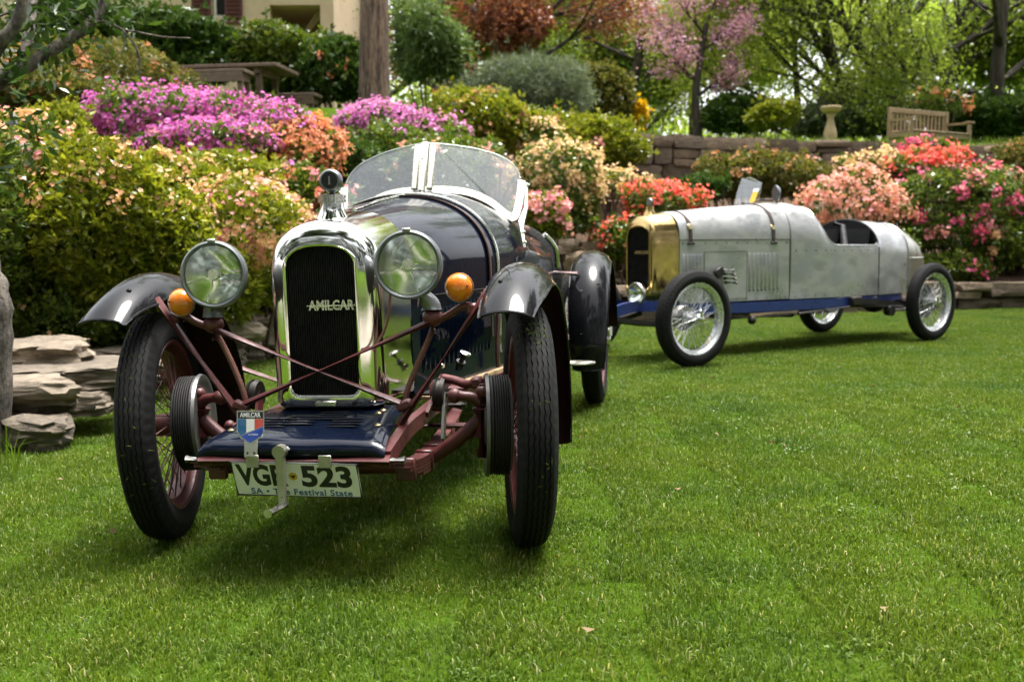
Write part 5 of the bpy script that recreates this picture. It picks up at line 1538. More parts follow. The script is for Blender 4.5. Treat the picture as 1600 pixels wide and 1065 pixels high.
    # side louvres
    for s in (-1, 1):
        for k in range(17):
            y = .245 + k * .029; w = float(np.interp(y, [.187, .45, .80], [.172, .25, .335]))
            d = Vector((.30, 1, 0)).normalized()
            zt_, zb_ = .655 + .05 * (y - .245), .46 + .05 * (y - .245)
            mb = MB()
            secs = []
            for j in range(7):
                f = j / 6; z = zb_ + (zt_ - zb_) * f; b = .010 * math.sin(pi * min(1, max(0, f * 1.0)) ) ** .35 if 0 < f < 1 else .0
                secs.append([(s * (w - .002), y - .008, z), (s * (w + b), y - .002, z), (s * (w + .002), y + .009, z)])
            MB().loft(secs).build('louvre', M['navy'], car)
            MB().box((s * (w + .0035), y + .0105, (zt_ + zb_) / 2), (.002, .004, zt_ - zb_ - .01), Matrix.Rotation(-s * .28, 3, 'Z')).build('louvre_slot', M['hole'], car, smooth=False)
    # straps over the bonnet: oxblood leather, then a bright bead on the scuttle joint
    def hoop(y, off, z_low):
        sec = arch_section(y, *[float(np.interp(y, [.187, .45, .80, .81, 1.0], v)) for v in ([.172, .25, .335, .338, .372], [.395, .40, .40, .40, .385], [.785, .785, .78, .78, .785], [.966, 1.003, 1.04, 1.041, 1.066])])
        sec = [Vector(p) for p in sec if p[2] >= z_low]
        c = Vector((0, y, .75))
        out = []
        for i, p in enumerate(sec):
            t_ = (sec[min(i + 1, len(sec) - 1)] - sec[max(i - 1, 0)]).normalized(); nn = t_.cross(Vector((0, 1, 0)))
            if nn.dot(p - c) < 0: nn = -nn
            out.append(p + nn * off)
        return out
    strip(hoop(.735, .004, .47), (0, 1, 0), .026, .005).build('bonnet_strap', M['red_leather'], car)
    MB().tube(hoop(.80, .004, .41), .0075, 8, caps=True).build('scuttle_bead', M['chrome_soft'], car)
    MB().box((.343, .735, .66), (.014, .05, .05), bevel=.004).build('strap_buckle', M['brass_dull'], car)
    for s in (-1, 1):
        mb = MB().tube(catmull([(s * .338, .735, .66), (s * .350, .72, .60), (s * .345, .70, .50), (s * .345, .70, .42)], 4), .008, 6)
        mb.build('strap_end', M['red_leather'], car)
    # --- windscreen
    pb = [(.013, 1.072, 1.074), (.097, 1.108, 1.073), (.18, 1.137, 1.059), (.254, 1.152, 1.024), (.308, 1.154, .979), (.341, 1.156, .956), (.354, 1.17, .971), (.366, 1.205, 1.035), (.371, 1.241, 1.108)]
    pt = [(.366, 1.243, 1.118), (.347, 1.257, 1.16), (.306, 1.258, 1.198), (.244, 1.244, 1.225), (.158, 1.217, 1.247), (.037, 1.173, 1.263), (.013, 1.163, 1.262)]
    nrm = Vector((-.43, 1, -.48)).normalized()
    for s in (1, -1):
        mir = lambda L: [Vector((s * x, y, z)) for x, y, z in L]
        n_ = Vector((s * nrm.x, nrm.y, nrm.z))
        poly = mir(catmull(pb[:6], 3)) + mir(pb[6:]) + mir(catmull(pt, 3))
        MB().prism(poly, n_ * .005).build('windscreen_pane', M['glass'], car, smooth=False)
        MB().tube(mir(catmull(pt, 3)), .0022, 6).build('pane_edge_glint', M['glass_edge_glint'], car)  # bright tube paints in the glint along the top of the pane
        fr = strip([p + n_ * .0025 for p in mir(catmull(pb[:6], 5) + catmull(pb[5:], 4)[1:])], [tuple(n_.cross(Vector((0, 0, 1))).cross(n_))] * 200 if False else tuple(n_), .012, .030)
        fr.build('screen_frame', M['chrome_frame'], car)
        MB().box(((s * .031), 1.116, 1.168), (.024, .012, .20), Matrix.Rotation(-.455, 3, 'X') @ Matrix.Rotation(0, 3, 'Z'), bevel=.003).build('inner_stile', M['chrome_frame'], car)
        br = MB().loft([[Vector((s * .385, 1.25, 1.10)), Vector((s * .378, 1.262, 1.10)), Vector((s * .392, 1.262, 1.10))],
                        [Vector((s * .385, 1.20, 1.0)), Vector((s * .375, 1.23, 1.0)), Vector((s * .395, 1.23, 1.0))],
                        [Vector((s * .372, 1.11, .945)), Vector((s * .362, 1.14, .93)), Vector((s * .39, 1.14, .93))],
                        [Vector((s * .388, 1.04, .92)), Vector((s * .378, 1.075, .905)), Vector((s * .398, 1.075, .91))],
                        [Vector((s * .397, 1.06, .84)), Vector((s * .388, 1.075, .84)), Vector((s * .404, 1.075, .84))]], closed=True, cap0=True, cap1=True)
        for q in ((.40, 1.062, .90), (.403, 1.066, .86), (.395, 1.26, 1.09)): br.ball((s * q[0], q[1], q[2]), .007, 8)
        br.build('screen_bracket', M['chrome_frame'], car)
    post = MB().box((0, 1.108, 1.165), (.030, .02, .225), Matrix.Rotation(-.455, 3, 'X'), bevel=.004)
    post.box((0, 1.166, 1.277), (.006, .006, .03)).ball((0, 1.10, 1.20), .005, 8).ball((0, 1.045, 1.075), .006, 8)
    post.build('screen_post', M['chrome_frame'], car)

    # --- chassis
    for s in (-1, 1):
        rail = [(s * .240, -.375, .322), (s * .238, -.30, .334), (s * .232, -.15, .352), (s * .232, 0, .358), (s * .235, .3, .365), (s * .28, .8, .36), (s * .30, 1.6, .36), (s * .28, 2.3, .40), (s * .26, 2.7, .38)]
        strip(catmull(rail, 4), (0, 0, 1), .042, .026).build('chassis_rail', M['maroon'], car)
        strip([(s * .205, .19, .388), (s * .262, .45, .398), (s * .345, .80, .402), (s * .385, 1.05, .40)], (1, 0, 0), .030, .012).build('body_sill', M['wood'], car)
        # front spring: stacked leaves with clamps
        sp = empty('front_spring', (0, 0, 0), 0, car)
        for k in range(5):
            a = .40 - k * .065
            y0, y1 = max(-.385, ax - a), ax + a
            path = [(s * .262, y, .326 - .010 * k - .055 * (1 - ((y - ax) / .40) ** 2) + .0) for y in np.linspace(y0, y1, 11)]
            strip(path, (1, 0, 0), .042, .008).build('leaf', M['maroon'], sp)
        for y in (-.27, ax - .045, ax + .045, .2):
            zc = .326 - .055 * (1 - ((y - ax) / .40) ** 2) - .018
            MB().box((s * .262, y, zc), (.052, .018, .060), bevel=.004).build('clamp', M['maroon'], sp)
        MB().tube([(s * .238, -.385, .322), (s * .292, -.385, .322)], .010, 12).build('spring_pin', M['steel'], sp)
        # king pin and steering arm
        kp = MB().tube([(s * .425, ax, .255), (s * .425, ax, .43)], .022, 14).tube([(s * .425, ax, .315), (s * .425, ax, .395)], .031, 14)
        kp.ball((s * .425, ax, .44), .020, 10).tube([(s * .425, ax, .445), (s * .425, ax, .462)], .009, 8)
        kp.build('king_pin', M['maroon'], car)
        MB().tube(catmull([(s * .43, ax, .40), (s * .40, ax - .01, .425), (s * .355, ax - .02, .432)], 4), [.022, .02, .018, .017, .016, .015, .014, .016, .018], 10).ball((s * .35, ax - .02, .432), .022, 10).build('brake_lever', M['maroon'], car)
        # friction damper
        d = MB().lathe([(-.016, 0), (-.016, .040), (-.006, .046), (-.005, .04), (.005, .04), (.006, .046), (.016, .040), (.016, 0)], c=(s * .285, .05, .425), axis=(1, 0, 0), n=24)
        d.tube([(s * .268, .05, .425), (s * .316, .05, .425)], .013, 10)
        d.build('friction_damper', M['iron'], car)
        strip([(s * .30, .05, .425), (s * .305, ax + .01, .30)], (0, 1, 0), .026, .008).build('damper_arm', M['steel'], car)
        strip([(s * .272, .05, .425), (s * .255, .0, .37)], (0, 1, 0), .03, .010).build('damper_arm', M['maroon'], car)
    MB().tube([(-.255, -.385, .320), (.255, -.385, .320)], .0145, 14).build('front_cross_tube', M['maroon'], car)
    half = [(.425, .372), (.40, .345), (.345, .30), (.29, .262), (.24, .236), (.18, .226), (0, .224)]
    axp = [(-x, ax, z) for x, z in half] + [(x, ax, z) for x, z in reversed(half[:-1])]
    MB().tube(catmull(axp, 4), .021, 14).build('front_axle', M['maroon'], car)
    MB().tube([(-.41, .13, .315), (.41, .13, .315)], .010, 10).ball((-.41, .13, .315), .018, 10).ball((.41, .13, .315), .018, 10).build('track_rod', M['maroon'], car)
    # steering box side tubes on the left rail
    MB().tube([(.25, .12, .432), (.345, .12, .432)], .024, 14).tube([(.345, .12, .432), (.356, .12, .432)], .014, 10).box((.27, .12, .41), (.05, .09, .09), bevel=.01).box((.30, .12, .458), (.018, .018, .014), bevel=.003).build('steering_box', M['maroon'], car)
    MB().tube([(.25, .10, .385), (.34, .10, .385)], .019, 12).tube([(.34, .10, .385), (.352, .10, .385)], .012, 10).build('steering_shaft', M['iron'], car)
    MB().tube(catmull([(.285, .07, .468), (.33, .05, .462), (.37, .02, .455), (.40, .0, .46)], 4), .013, 10).box((.405, -.0, .462), (.035, .04, .035), bevel=.008).build('drag_link', M['maroon'], car)
    # horn bulb-shaped filler on the side
    f = MB().tube([(.272, .37, .455), (.285, .36, .482)], [.012, .016], 12).tube([(.285, .36, .482), (.300, .35, .508)], .009, 12)
    f.build('oil_filler', M['iron'], car)
    MB().lathe([(0, 0), (0, .017), (.005, .019), (.007, .016), (.007, 0)], c=(.300, .35, .508), axis=(.4, -.2, .8), n=20).build('oil_filler_cap', M['chrome'], car)
    MB().box((.238, .30, .475), (.006, .03, .016), bevel=.003).build('bonnet_catch', M['chrome'], car)

    # --- apron with louvres
    secs = []
    for (y, z, wl, wr) in [(-.378, .322, -.256, .240), (-.392, .332, -.259, .243), (-.396, .346, -.259, .243), (-.388, .362, -.257, .241), (-.365, .373, -.254, .238), (-.30, .384, -.245, .230), (-.2, .398, -.226, .216), (-.12, .405, -.205, .204), (-.05, .406, -.19, .198)]:
        n = 24; row = []
        for j in range(n + 1):
            f = j / n; x = wl + (wr - wl) * f
            e = max(0, abs(f - .5) * 2 - .86) / .14
            row.append((x, y, z - .018 * e * e + .0015 * sin(f * 17 + y * 30)))
        secs.append(row)
    apr = MB().loft(secs)
    apr.build('apron', M['navy'], car, angle=60)
    for gx, gy in ((-.105, -.235), (.095, -.235), (-.03, -.215), (.035, -.17)):
        for k in range(4):
            y = gy - .022 * k + .02
            z = float(np.interp(y, [-.30, -.2, -.12, -.05], [.384, .398, .405, .406]))
            MB().loft([[(gx - .045 + .09 * j / 8, y - .006, z + .001), (gx - .045 + .09 * j / 8, y, z + .001 + .0035 * sin(pi * j / 8) ** .4), (gx - .045 + .09 * j / 8, y + .007, z + .001)] for j in range(9)]).build('apron_louvre', M['navy'], car)
            MB().box((gx, y - .0075, z + .0025), (.078, .003, .002)).build('apron_slot', M['hole'], car, smooth=False)
    for (x, y) in ((-.20, -.31), (.16, -.16), (.19, -.27), (.165, -.13), (-.19, -.18)):
        z = float(np.interp(y, [-.365, -.30, -.2, -.12, -.05], [.373, .384, .398, .405, .406]))
        MB().lathe([(0, .009), (.002, .009), (.004, .005), (.006, .005), (.0065, 0)], c=(x, y, z), axis=(0, 0, 1), n=12).build('bolt', M['brass_dull'], car)
    # --- starting handle
    MB().tube([(-.018, -.375, .352), (-.018, -.425, .352)], .013, 14).build('handle_socket', M['chrome_soft'], car)
    ch = MB().lathe([(-.012, 0), (-.012, .017), (.012, .017), (.012, 0)], c=(-.018, -.428, .352), axis=(0, 1, 0), n=20)
    ch.loft([[(-.018 + dx, -.428 + dy, .352 - .135 * f) for dx, dy in ((-.0115 + .003 * f, -.007), (.0115 - .003 * f, -.007), (.0115 - .003 * f, .007), (-.0115 + .003 * f, .007))] for f in (0, .3, .6, 1)], closed=True, cap1=True)
    sh = ch.build('starting_handle', M['greygreen'], car)
    MB().tube([(-.018, -.415, .214), (-.020, -.52, .218)], .011, 14).build('grip', M['chrome_soft'], sh)
    # --- number plate
    pl = empty('number_plate', (.002, -.398, .318), 0, car)
    pl.rotation_euler = (rad(22), rad(1.0), 0)
    W_, H_ = .338, .106
    MB().box((0, 0, -H_ / 2), (W_, .003, H_), bevel=.0013).build('plate', M['white'], pl, smooth=False)
    fr = MB()
    for sx in (-1, 1): fr.tube([(sx * (W_ / 2 - .002), -.001, 0), (sx * (W_ / 2 - .002), -.001, -H_)], .0028, 6)
    for z in (-.002, -H_ + .002): fr.tube([(-W_ / 2, -.001, z), (W_ / 2, -.001, z)], .0028, 6)
    fr.build('plate_border', M['ink_black'], pl)
    for txt, x in (('VGR', -.090), ('523', .082)):
        put_text(pl, fit_text(text_mesh(txt, .083, .0004, .0030, 1), .134, .066), M['ink_black'], 'plate_characters', (x, -.0022, -.041), (pi / 2, 0, 0))
    put_text(pl, fit_text(text_mesh('SA \u2022 The Festival State', .0235, .0003, .0005, 1, spacing=1.1), .272, .019), M['ink_blue'], 'plate_slogan', (.008, -.0022, -.0905), (pi / 2, 0, 0))
    em = MB().lathe([(0, 0), (0, .0115), (-.0006, .0115), (-.0006, 0)], c=(-.006, -.0018, -.042), axis=(0, 1, 0), n=24).build('plate_emblem', M['yellow'], pl)
    eb = MB(); 
    eb.prism([(-.0135, -.0028, -.0415), (-.010, -.0028, -.038), (-.006, -.0028, -.040), (-.002, -.0028, -.038), (.0015, -.0028, -.0415), (-.002, -.0028, -.043), (-.004, -.0028, -.048), (-.008, -.0028, -.048), (-.010, -.0028, -.043)], (0, .0006, 0))
    eb.build('emblem_bird', M['ink_black'], em, smooth=False)
    for x in (-.105, .088): MB().box((x, -.401, .320), (.034, .003, .032), bevel=.001).build('plate_strap', M['greygreen'], car)
    # --- badge on the left of the apron
    bd = empty('club_badge', (-.108, -.402, .352), 0, car)
    bd.rotation_euler = (rad(-8), 0, 0)
    sw = .037
    def shield(k, zo=0, h0=.098, y=0): 
        pts = [(-sw * k, y, h0), (sw * k, y, h0), (sw * k, y, .045), (sw * .8 * k, y, .030), (.0, y, .012 + (1 - k) * .02), (-sw * .8 * k, y, .030), (-sw * k, y, .045)]
        return pts
    MB().prism(shield(1), (0, .003, 0)).build('shield', M['chrome_soft'], bd, smooth=False)
    i_ = .0335; y = -.0012
    MB().prism([(-i_, y, .0945), (i_, y, .0945), (i_, y, .078), (-i_, y, .078)], (0, .001, 0)).build('name_band', M['ink_black'], bd, smooth=False)
    put_text(bd, text_mesh('AMILCAR', .0165, .0002, .0002, .80), M['flag_white'], 'badge_lettering', (0, -.0016, .086), (pi / 2, 0, 0))
    MB().prism([(-i_, y, .0765), (-i_ / 3, y, .0765), (-i_ / 3, y, .041), (-i_ * .8, y, .034), (-i_, y, .046)], (0, .001, 0)).build('blue_stripe', M['flag_blue'], bd, smooth=False)
    MB().prism([(-i_ / 3 + .0006, y, .0765), (i_ / 3, y, .0765), (i_ / 3, y, .0495), (-i_ / 3 + .0006, y, .0415)], (0, .001, 0)).build('white_stripe', M['flag_white'], bd, smooth=False)
    MB().prism([(i_ / 3 + .0006, y, .0765), (i_, y, .0765), (i_, y, .0575), (i_ / 3 + .0006, y, .050)], (0, .001, 0)).build('red_stripe', M['flag_red'], bd, smooth=False)
    MB().prism([(i_, y, .0565), (i_, y, .045), (i_ * .8, y, .0325), (0, y, .0155), (-i_ * .78, y, .0325)], (0, .001, 0)).build('blue_corner', M['royal'], bd, smooth=False)
    put_text(bd, text_mesh('AUSTRALIA', .006, .0002, 0, .85), M['flag_white'], 'badge_script', (.008, -.0016, .037), (pi / 2, 0, 0))
    MB().box((0, .0035, .004), (.036, .002, .05), bevel=.0006).build('bracket', M['chrome_soft'], bd, smooth=False)
    for x in (-.009, .009): MB().ball((x, .0025, -.010), .0035, 8).build('rivet', M['iron'], bd)

    # --- lamps, stays, wires
    for s in (-1, 1):
        zl = .798 + .006 * s
        hl = empty('headlight', (s * .272, -.19, zl), 0, car)
        hl.rotation_euler = (rad(-2), 0, rad(3) if s > 0 else rad(5))
        R = .088
        MB().lathe([(-.030, R - .008), (-.034, R - .002), (-.030, R + .003), (-.012, R + .004), (-.006, R), (.0, R - .003), (.03, R - .012), (.07, R - .034), (.10, R - .062), (.115, .012), (.117, 0)], axis=(0, 1, 0), n=56).build('lamp_shell', M['lamp_grey'], hl)
        MB().lathe([(.062 - .088 * (q / 20) ** 2, (R - .010) * q / 20) for q in range(20, -1, -1)], axis=(0, 1, 0), n=56).build('reflector', M['mirror'], hl)
        ln = [(-.0335 - .012 * (1 - (j / 8) ** 2), (R - .007) * j / 8) for j in range(8, -1, -1)]
        MB().lathe(ln, axis=(0, 1, 0), n=56).build('lens', M['lens'], hl)
        sp = MB()
        for a in (-.32, pi + .28, -pi / 2 - (.25 if s < 0 else -.35)):
            sp.tube([(cos(a) * .012, -.022, sin(a) * .012), (cos(a) * (R - .010), -.026, sin(a) * (R - .010))], .0027, 6)
        sp.lathe([(-.03, 0), (-.03, .014), (-.02, .017), (-.005, .015), (-.005, 0)], axis=(0, 1, 0), n=18)
        sp.build('bulb_holder', M['chrome_frame'], hl)
        MB().box((0, -.028, R + .004), (.022, .014, .008), bevel=.002).build('rim_clip', M['chrome_soft'], hl)
        zb = .656 + .004 * s
        MB().tube(catmull([(s * .285, -.155, zl - .085), (s * .298, -.15, .715), (s * .313, -.14, .695), (s * .315, -.14, zb + .02)], 4), [.030, .027, .024, .022, .0215, .022, .023, .024, .025, .0255, .026, .027, .028], 16).build('lamp_neck', M['lamp_grey'], car)
        MB().ball((s * .316, -.135, zb), .029, 18, (1, 1, .85)).tube([(s * .316, -.135, zb - .02), (s * .316, -.135, zb - .045)], .009, 8).build('lamp_ball', M['maroon'], car)
        # bar outwards to the indicator, stay from wing to dumb iron, cross tubes
        MB().tube(catmull([(s * .316, -.135, zb - .012), (s * .36, -.14, zb + .005), (s * .40, -.145, zb + .028), (s * .425, -.15, zb + .03)], 4), .0105, 10).box((s * .43, -.15, zb + .022), (.036, .022, .03), bevel=.006).build('lamp_bar', M['maroon'], car)
        MB().tube([(s * .475, -.155, .728), (s * .222, -.165, .375)], .0125, 12).build('wing_stay', M['maroon'], car)
        MB().tube([(s * .31, -.15, zb - .012), (-s * .225, -.168, .43)], .0095, 10).box((-s * .235, -.165, .425), (.045, .026, .026), Matrix.Rotation(s * .4, 3, 'Y'), bevel=.006).build('cross_stay', M['maroon'], car)
        path = catmull([(s * .314, -.13, zb - .03), (s * .300, -.125, .60), (s * .262, -.13, .52), (s * .232, -.14, .44), (s * .230, -.145, .36)], 14)
        MB().tube(path, [.0075 + (.0013 if i % 2 else 0) for i in range(len(path))], 8).build('lamp_conduit', M['hose'], car)
        if s > 0: MB().tube(catmull([(s * .14, -.12, .57), (s * .175, -.10, .64), (s * .19, -.09, .74), (s * .2, -.09, .80)], 4), .004, 6).build('lamp_wire', M['hose'], car)
        ind = empty('indicator', (s * .397, -.15, .728 + .012 * s), 0, car)
        MB().lathe([(-.008 - (.027 + .0003 * math.sin(t * 34)) * math.sin(t), (.037 + .0003 * math.sin(t * 34)) * cos(t)) for t in np.linspace(0, pi / 2, 26)], axis=(0, 1, 0), n=32).build('amber_lens', M['amber'], ind)
        MB().lathe([(.0, .0), (-.010, .0375), (-.011, .0395), (-.004, .0395), (.012, .032), (.018, .0)], axis=(0, 1, 0), n=28).tube([(0, .004, -.03), (0, .004, -.055)], .006, 8).build('indicator_base', M['chrome_soft'], ind)
        MB().ball((s * .026, -.029, .004), .003, 8).build('lens_screw', M['iron'], ind)

    # --- wings
    def wing(s, cx, cy, cz, R, a0, a1, w, name):
        """arc from a0 to a1 (degrees, 0 = straight ahead, 90 = top)"""
        n = 34; secs_o, secs_i = [], []
        root = empty(name, (0, 0, 0), 0, car)
        for i in range(n + 1):
            f = i / n; a = rad(a0 + (a1 - a0) * f)
            ww = w * (1 - .24 * (1 - min(1, f / .3)) ** 2)
            row_o, row_i = [], []
            for j in range(13):
                q = j / 12 * 2 - 1
                drop = (.050 * (abs(q) ** 2.1) + .014 * max(0, abs(q) - .86) / .14) * min(1, .35 + f / .22)
                lipf = .020 * (1 - min(1, f / .06)) 
                r = R - drop
                x = cx + q * ww / 2
                row_o.append((s * x, cy - cos(a) * r, cz + sin(a) * r))
                row_i.append((s * (cx + q * (ww / 2 - .004)), cy - cos(a) * (r - .004), cz + sin(a) * (r - .004)))
            secs_o.append(row_o); secs_i.append(row_i)
        MB().loft(secs_o).build('wing_outer', M['black'], root, angle=60)
        MB().loft(secs_i).build('wing_underside', M['maroon_dark'], root, angle=60)
        edge = MB()
        for k in (0, 12): edge.tube([r_[k] for r_ in secs_o], .0042, 6)
        edge.tube(secs_o[0], .0042, 6).tube(secs_o[-1], .0042, 6)
        edge.build('wing_bead', M['black'], root)
        for f in (.12, .3): 
            r_ = secs_o[int(n * f)][6 + (3 if f > .2 else -2)]
            MB().ball(r_, .008, 8, (1, 1, .6)).build('rivet', M['black'], root)
        return root
    for s in (-1, 1):
        wing(s, .546, ax, .345, .456, 48, 198, .178, 'front_wing')
        wing(s, .555, WB + .0, .345, .468, -14, 176, .20, 'rear_wing')
        MB().tube([(s * .30, .40, .40), (s * .48, .40, .46)], .010, 8).build('wing_bracket', M['maroon'], car)
        MB().tube([(s * .32, 2.2, .72), (s * .5, 2.2, .70)], .012, 8).build('wing_bracket', M['maroon'], car)
    # oval step ahead of the rear wheel
    stp = empty('side_step', (.545, 1.60, .325), 0, car)
    ell = [(.075 * cos(t), .06 * sin(t), 0) for t in np.linspace(0, 2 * pi, 25)[:-1]]
    mb = MB().tube(ell, .005, 6, closed=True)
    for x in (-.045, -.015, .015, .045): mb.tube([(x, -.06 * math.sqrt(1 - (x / .075) ** 2), 0), (x, .06 * math.sqrt(1 - (x / .075) ** 2), 0)], .004, 6)
    for y in (-.03, 0, .03): mb.tube([(-.075 * math.sqrt(1 - (y / .06) ** 2), y, 0), (.075 * math.sqrt(1 - (y / .06) ** 2), y, 0)], .004, 6)
    mb.build('tread_grid', M['alu_dark'], stp)
    MB().tube([(-.24, 0, .03), (-.07, 0, -.004)], .009, 8).build('step_arm', M['iron'], stp)
    # rear axle, springs, exhaust
    MB().tube([(-.47, WB, .345), (.47, WB, .345)], .034, 14).ball((0, WB, .345), .12, 18, (.9, 1, 1)).build('rear_axle', M['maroon'], car)
    for s in (-1, 1):
        strip([(s * .30, 1.9, .40), (s * .30, 2.25, .345), (s * .30, WB + .02, .33)], (1, 0, 0), .045, .03).build('rear_spring', M['maroon'], car)
    # polished bead round the rear of the cockpit side
    for s in (-1, 1):
        MB().tube(catmull([(s * .36, 2.02, .90), (s * .408, 2.06, .83), (s * .412, 2.10, .74)], 6), .013, 10).build('body_bead', M['chrome_soft'], car)
    # spare wheel on the tail
    sp = add_wheel(car, (0, 3.0, .66), {k: v for k, v in parts.items() if k != 'knock_off'}, 1)
    sp.rotation_quaternion = (Matrix.Rotation(pi / 2, 4, 'Z') @ Matrix.Rotation(rad(14), 4, 'Y')).to_quaternion()
M['brass_dull'] = paint('dull_brass', (.55, .46, .26), (.42, .35, .2), (.25, .4), metal=.9)
M['hose'] = paint('rust_conduit', (.16, .06, .04), (.10, .04, .03), (.5, .7), scale=30)
build_blue(blue)

# ------------------------------------------------------------------ the silver car
silver = car_root('silver_car', 'bare aluminium vintage racing car with brass radiator and blue frame', [[.59553, .80329, -.008], [-.80332, .59555, 0], [.00476, .00643, .99997]], (.92969, 7.35106, .00768))

def build_silver(car):
    WB = 2.97
    parts = wheel_set(M['spoke'], M['chrome_soft'])
    for s in (-1, 1):
        add_wheel(car, (s * .565, 0, .343), parts, s, steer=rad(-2), camber=rad(1.2), spin=.2, drum=None)
        add_wheel(car, (s * .565, WB, .343), parts, s, spin=.7, drum=DRUM)
        MB().lathe([(-.03, 0), (-.03, .085), (-.01, .09), (.02, .09), (.03, .085), (.03, 0)], c=(s * .455, 0, .343), n=32).build('front_drum', M['steel'], car)
    radiator_shell(car, M['brass'], .0, .225, .157, .200, .485, .49, .111, .532, .93, .985, .86, 1.07, 1.095, rnd=.04)
    radiator_core(car, .012, .111, .532, .985, .93, dense=.006)
    t = text_mesh('AMILCAR', .036, .001, .0006, .95)
    lt = put_text(car, t, M['brass_dull'], 'radiator_lettering', (.035, .006, .80), (pi / 2, 0, 0))
    MB().box((0, 0, .001), (.15, .003, .002)).build('lettering_bar', M['brass_dull'], lt)
    nk = MB().lathe([(-.02, .05), (.0, .042), (.02, .03), (.035, .032), (.045, .03), (.05, 0)], c=(0, .12, 1.09), axis=(0, 0, 1), n=28).build('filler_neck', M['brass'], car)
    MB().lathe([(-.01, 0), (-.01, .026), (-.004, .031), (.006, .031), (.01, .026), (.01, 0)], c=(0, .12, 1.168), axis=(0, 1, 0), n=28).tube([(0, .12, 1.13), (0, .12, 1.145)], .009, 10).build('temperature_gauge', M['lamp_grey'], nk)
    # bonnet top, side panels
    HZ = .893
    def top_secs(keys, n, zlow):
        keys = np.array(keys, float); out = []
        for y in np.linspace(keys[0, 0], keys[-1, 0], n):
            w, zt = [float(np.interp(y, keys[:, 0], keys[:, j])) for j in (1, 2)]
            row = []
            for k in range(33):
                a = pi * k / 32
                c_, s_ = cos(a), sin(a)
                row.append((w * math.copysign(abs(c_) ** (2 / 2.5), c_), y, zlow + (zt - zlow) * s_ ** (2 / 2.5)))
            out.append(row)
        return out
    MB().loft(top_secs([(.228, .203, 1.095), (.7, .236, 1.135), (1.405, .272, 1.185)], 16, HZ)).build('bonnet_top', M['alu'], car, angle=50)
    def side_w(y): return float(np.interp(y, [.228, .7, 1.405, 1.75, 2.1, 2.5, 3.0], [.203, .236, .272, .315, .345, .345, .31]))
    for s in (-1, 1):
        secs = [[(s * (side_w(y) + .002), y, z) for z in np.linspace(.42, HZ - .006, 9)] for y in np.linspace(.228, 1.40, 14)]
        MB().loft(secs).build('bonnet_side', M['alu'], car, angle=60)
        MB().tube([(s * (side_w(y) + .003), y, HZ - .004) for y in np.linspace(.228, 1.40, 12)], .0035, 6).build('bonnet_joint', M['iron'], car)
        # access panel
        yp = np.linspace(.47, .915, 6)
        MB().loft([[(s * (side_w(y) + .0045), y, z) for z in (.44, .60, .80)] for y in yp]).build('access_panel', M['alu'], car)
        seam = MB()
        for z in (.44, .80): seam.tube([(s * (side_w(y) + .0047), y, z) for y in yp], .0018, 5)
        for y in (.47, .915): seam.tube([(s * (side_w(y) + .0047), y, .44), (s * (side_w(y) + .0047), y, .80)], .0018, 5)
        seam.build('panel_seam', M['iron'], car)
        for y0, y1, n, z0, z1 in ((.27, .44, 6, .55, .785), (.95, 1.265, 8, .51, .785)):
            for k in range(n):
                y = y0 + (y1 - y0) * k / (n - 1); w = side_w(y) + .002
                secs = [[(s * w, y - .015, z0 + (z1 - z0) * f), (s * (w + (.013 if .02 < f < .98 else .004)), y - .002, z0 + (z1 - z0) * f), (s * (w + .001), y + .013, z0 + (z1 - z0) * f)] for f in (0, .04, .5, .96, 1)]
                MB().loft(secs).build('louvre', M['alu'], car)
                MB().lathe([(0, 0), (0, .007), (.003, .006), (.004, 0)], c=(s * (w + .004), y, z0 - .012), axis=(s, 0, 0), n=8).build('louvre_hole', M['hole'], car)
        rv = MB()
        for y in np.arange(.26, 2.5, .11):
            for z in (.435, .865):
                if y > 1.36 and z > .5: z = .80
                rv.ball((s * (side_w(y) + .006 if y < 1.4 else s * (side_w(y) + .004)) if False else s * (side_w(y) + .004), y, z), .005, 6)
        rv.build('rivets', M['iron'], car)
    # exhaust stubs on the near side
    ex = MB().box((.255, .60, .645), (.03, .10, .075), Matrix.Rotation(.5, 3, 'X'), bevel=.01)
    for k in range(4): ex.tube([(.25, .63 + k * .012, .665 - k * .032), (.315, .70 + k * .012, .66 - k * .032)], .013, 10)
    ex.build('exhaust_stub', M['iron'], car)
    # straps with buckles
    for y in (.335, 1.215):
        w = side_w(y) + .002; zt = float(np.interp(y, [.228, .7, 1.405], [1.095, 1.135, 1.185]))
        pts = [(w, y, .855)]
        for k in range(25):
            a = pi * k / 24; c_, s_ = cos(a), sin(a)
            pts.append(((w + .002) * math.copysign(abs(c_) ** (2 / 2.5), c_), y, HZ + (zt - HZ + .004) * s_ ** (2 / 2.5)))
        pts.append((-w, y, .855))
        bs_ = strip(pts, (0, 1, 0), .032, .005).build('bonnet_strap', M['leather'], car)
        MB().box((w * .97, y, .985), (.014, .05, .045), Matrix.Rotation(-.35, 3, 'Y'), bevel=.004).build('strap_buckle', M['brass_dull'], bs_)
        MB().box((w + .006, y, .862), (.012, .07, .018), bevel=.003).build('strap_anchor', M['iron'], bs_)
    # scuttle, cockpit sides, tail: shared section
    K = np.array([(1.408, .275, .88, 1.188), (1.6, .298, .88, 1.195), (1.75, .315, .86, 1.165), (1.85, .33, .80, 1.10), (2.2, .345, .78, 1.05), (2.5, .345, .76, 1.058), (2.8, .330, .74, 1.052), (3.02, .305, .72, 1.03), (3.2, .27, .70, .985), (3.4, .21, .66, .91), (3.55, .14, .62, .82), (3.64, .06, .60, .72)])
    def kk(y): return [float(np.interp(y, K[:, 0], K[:, j])) for j in (1, 2, 3)]
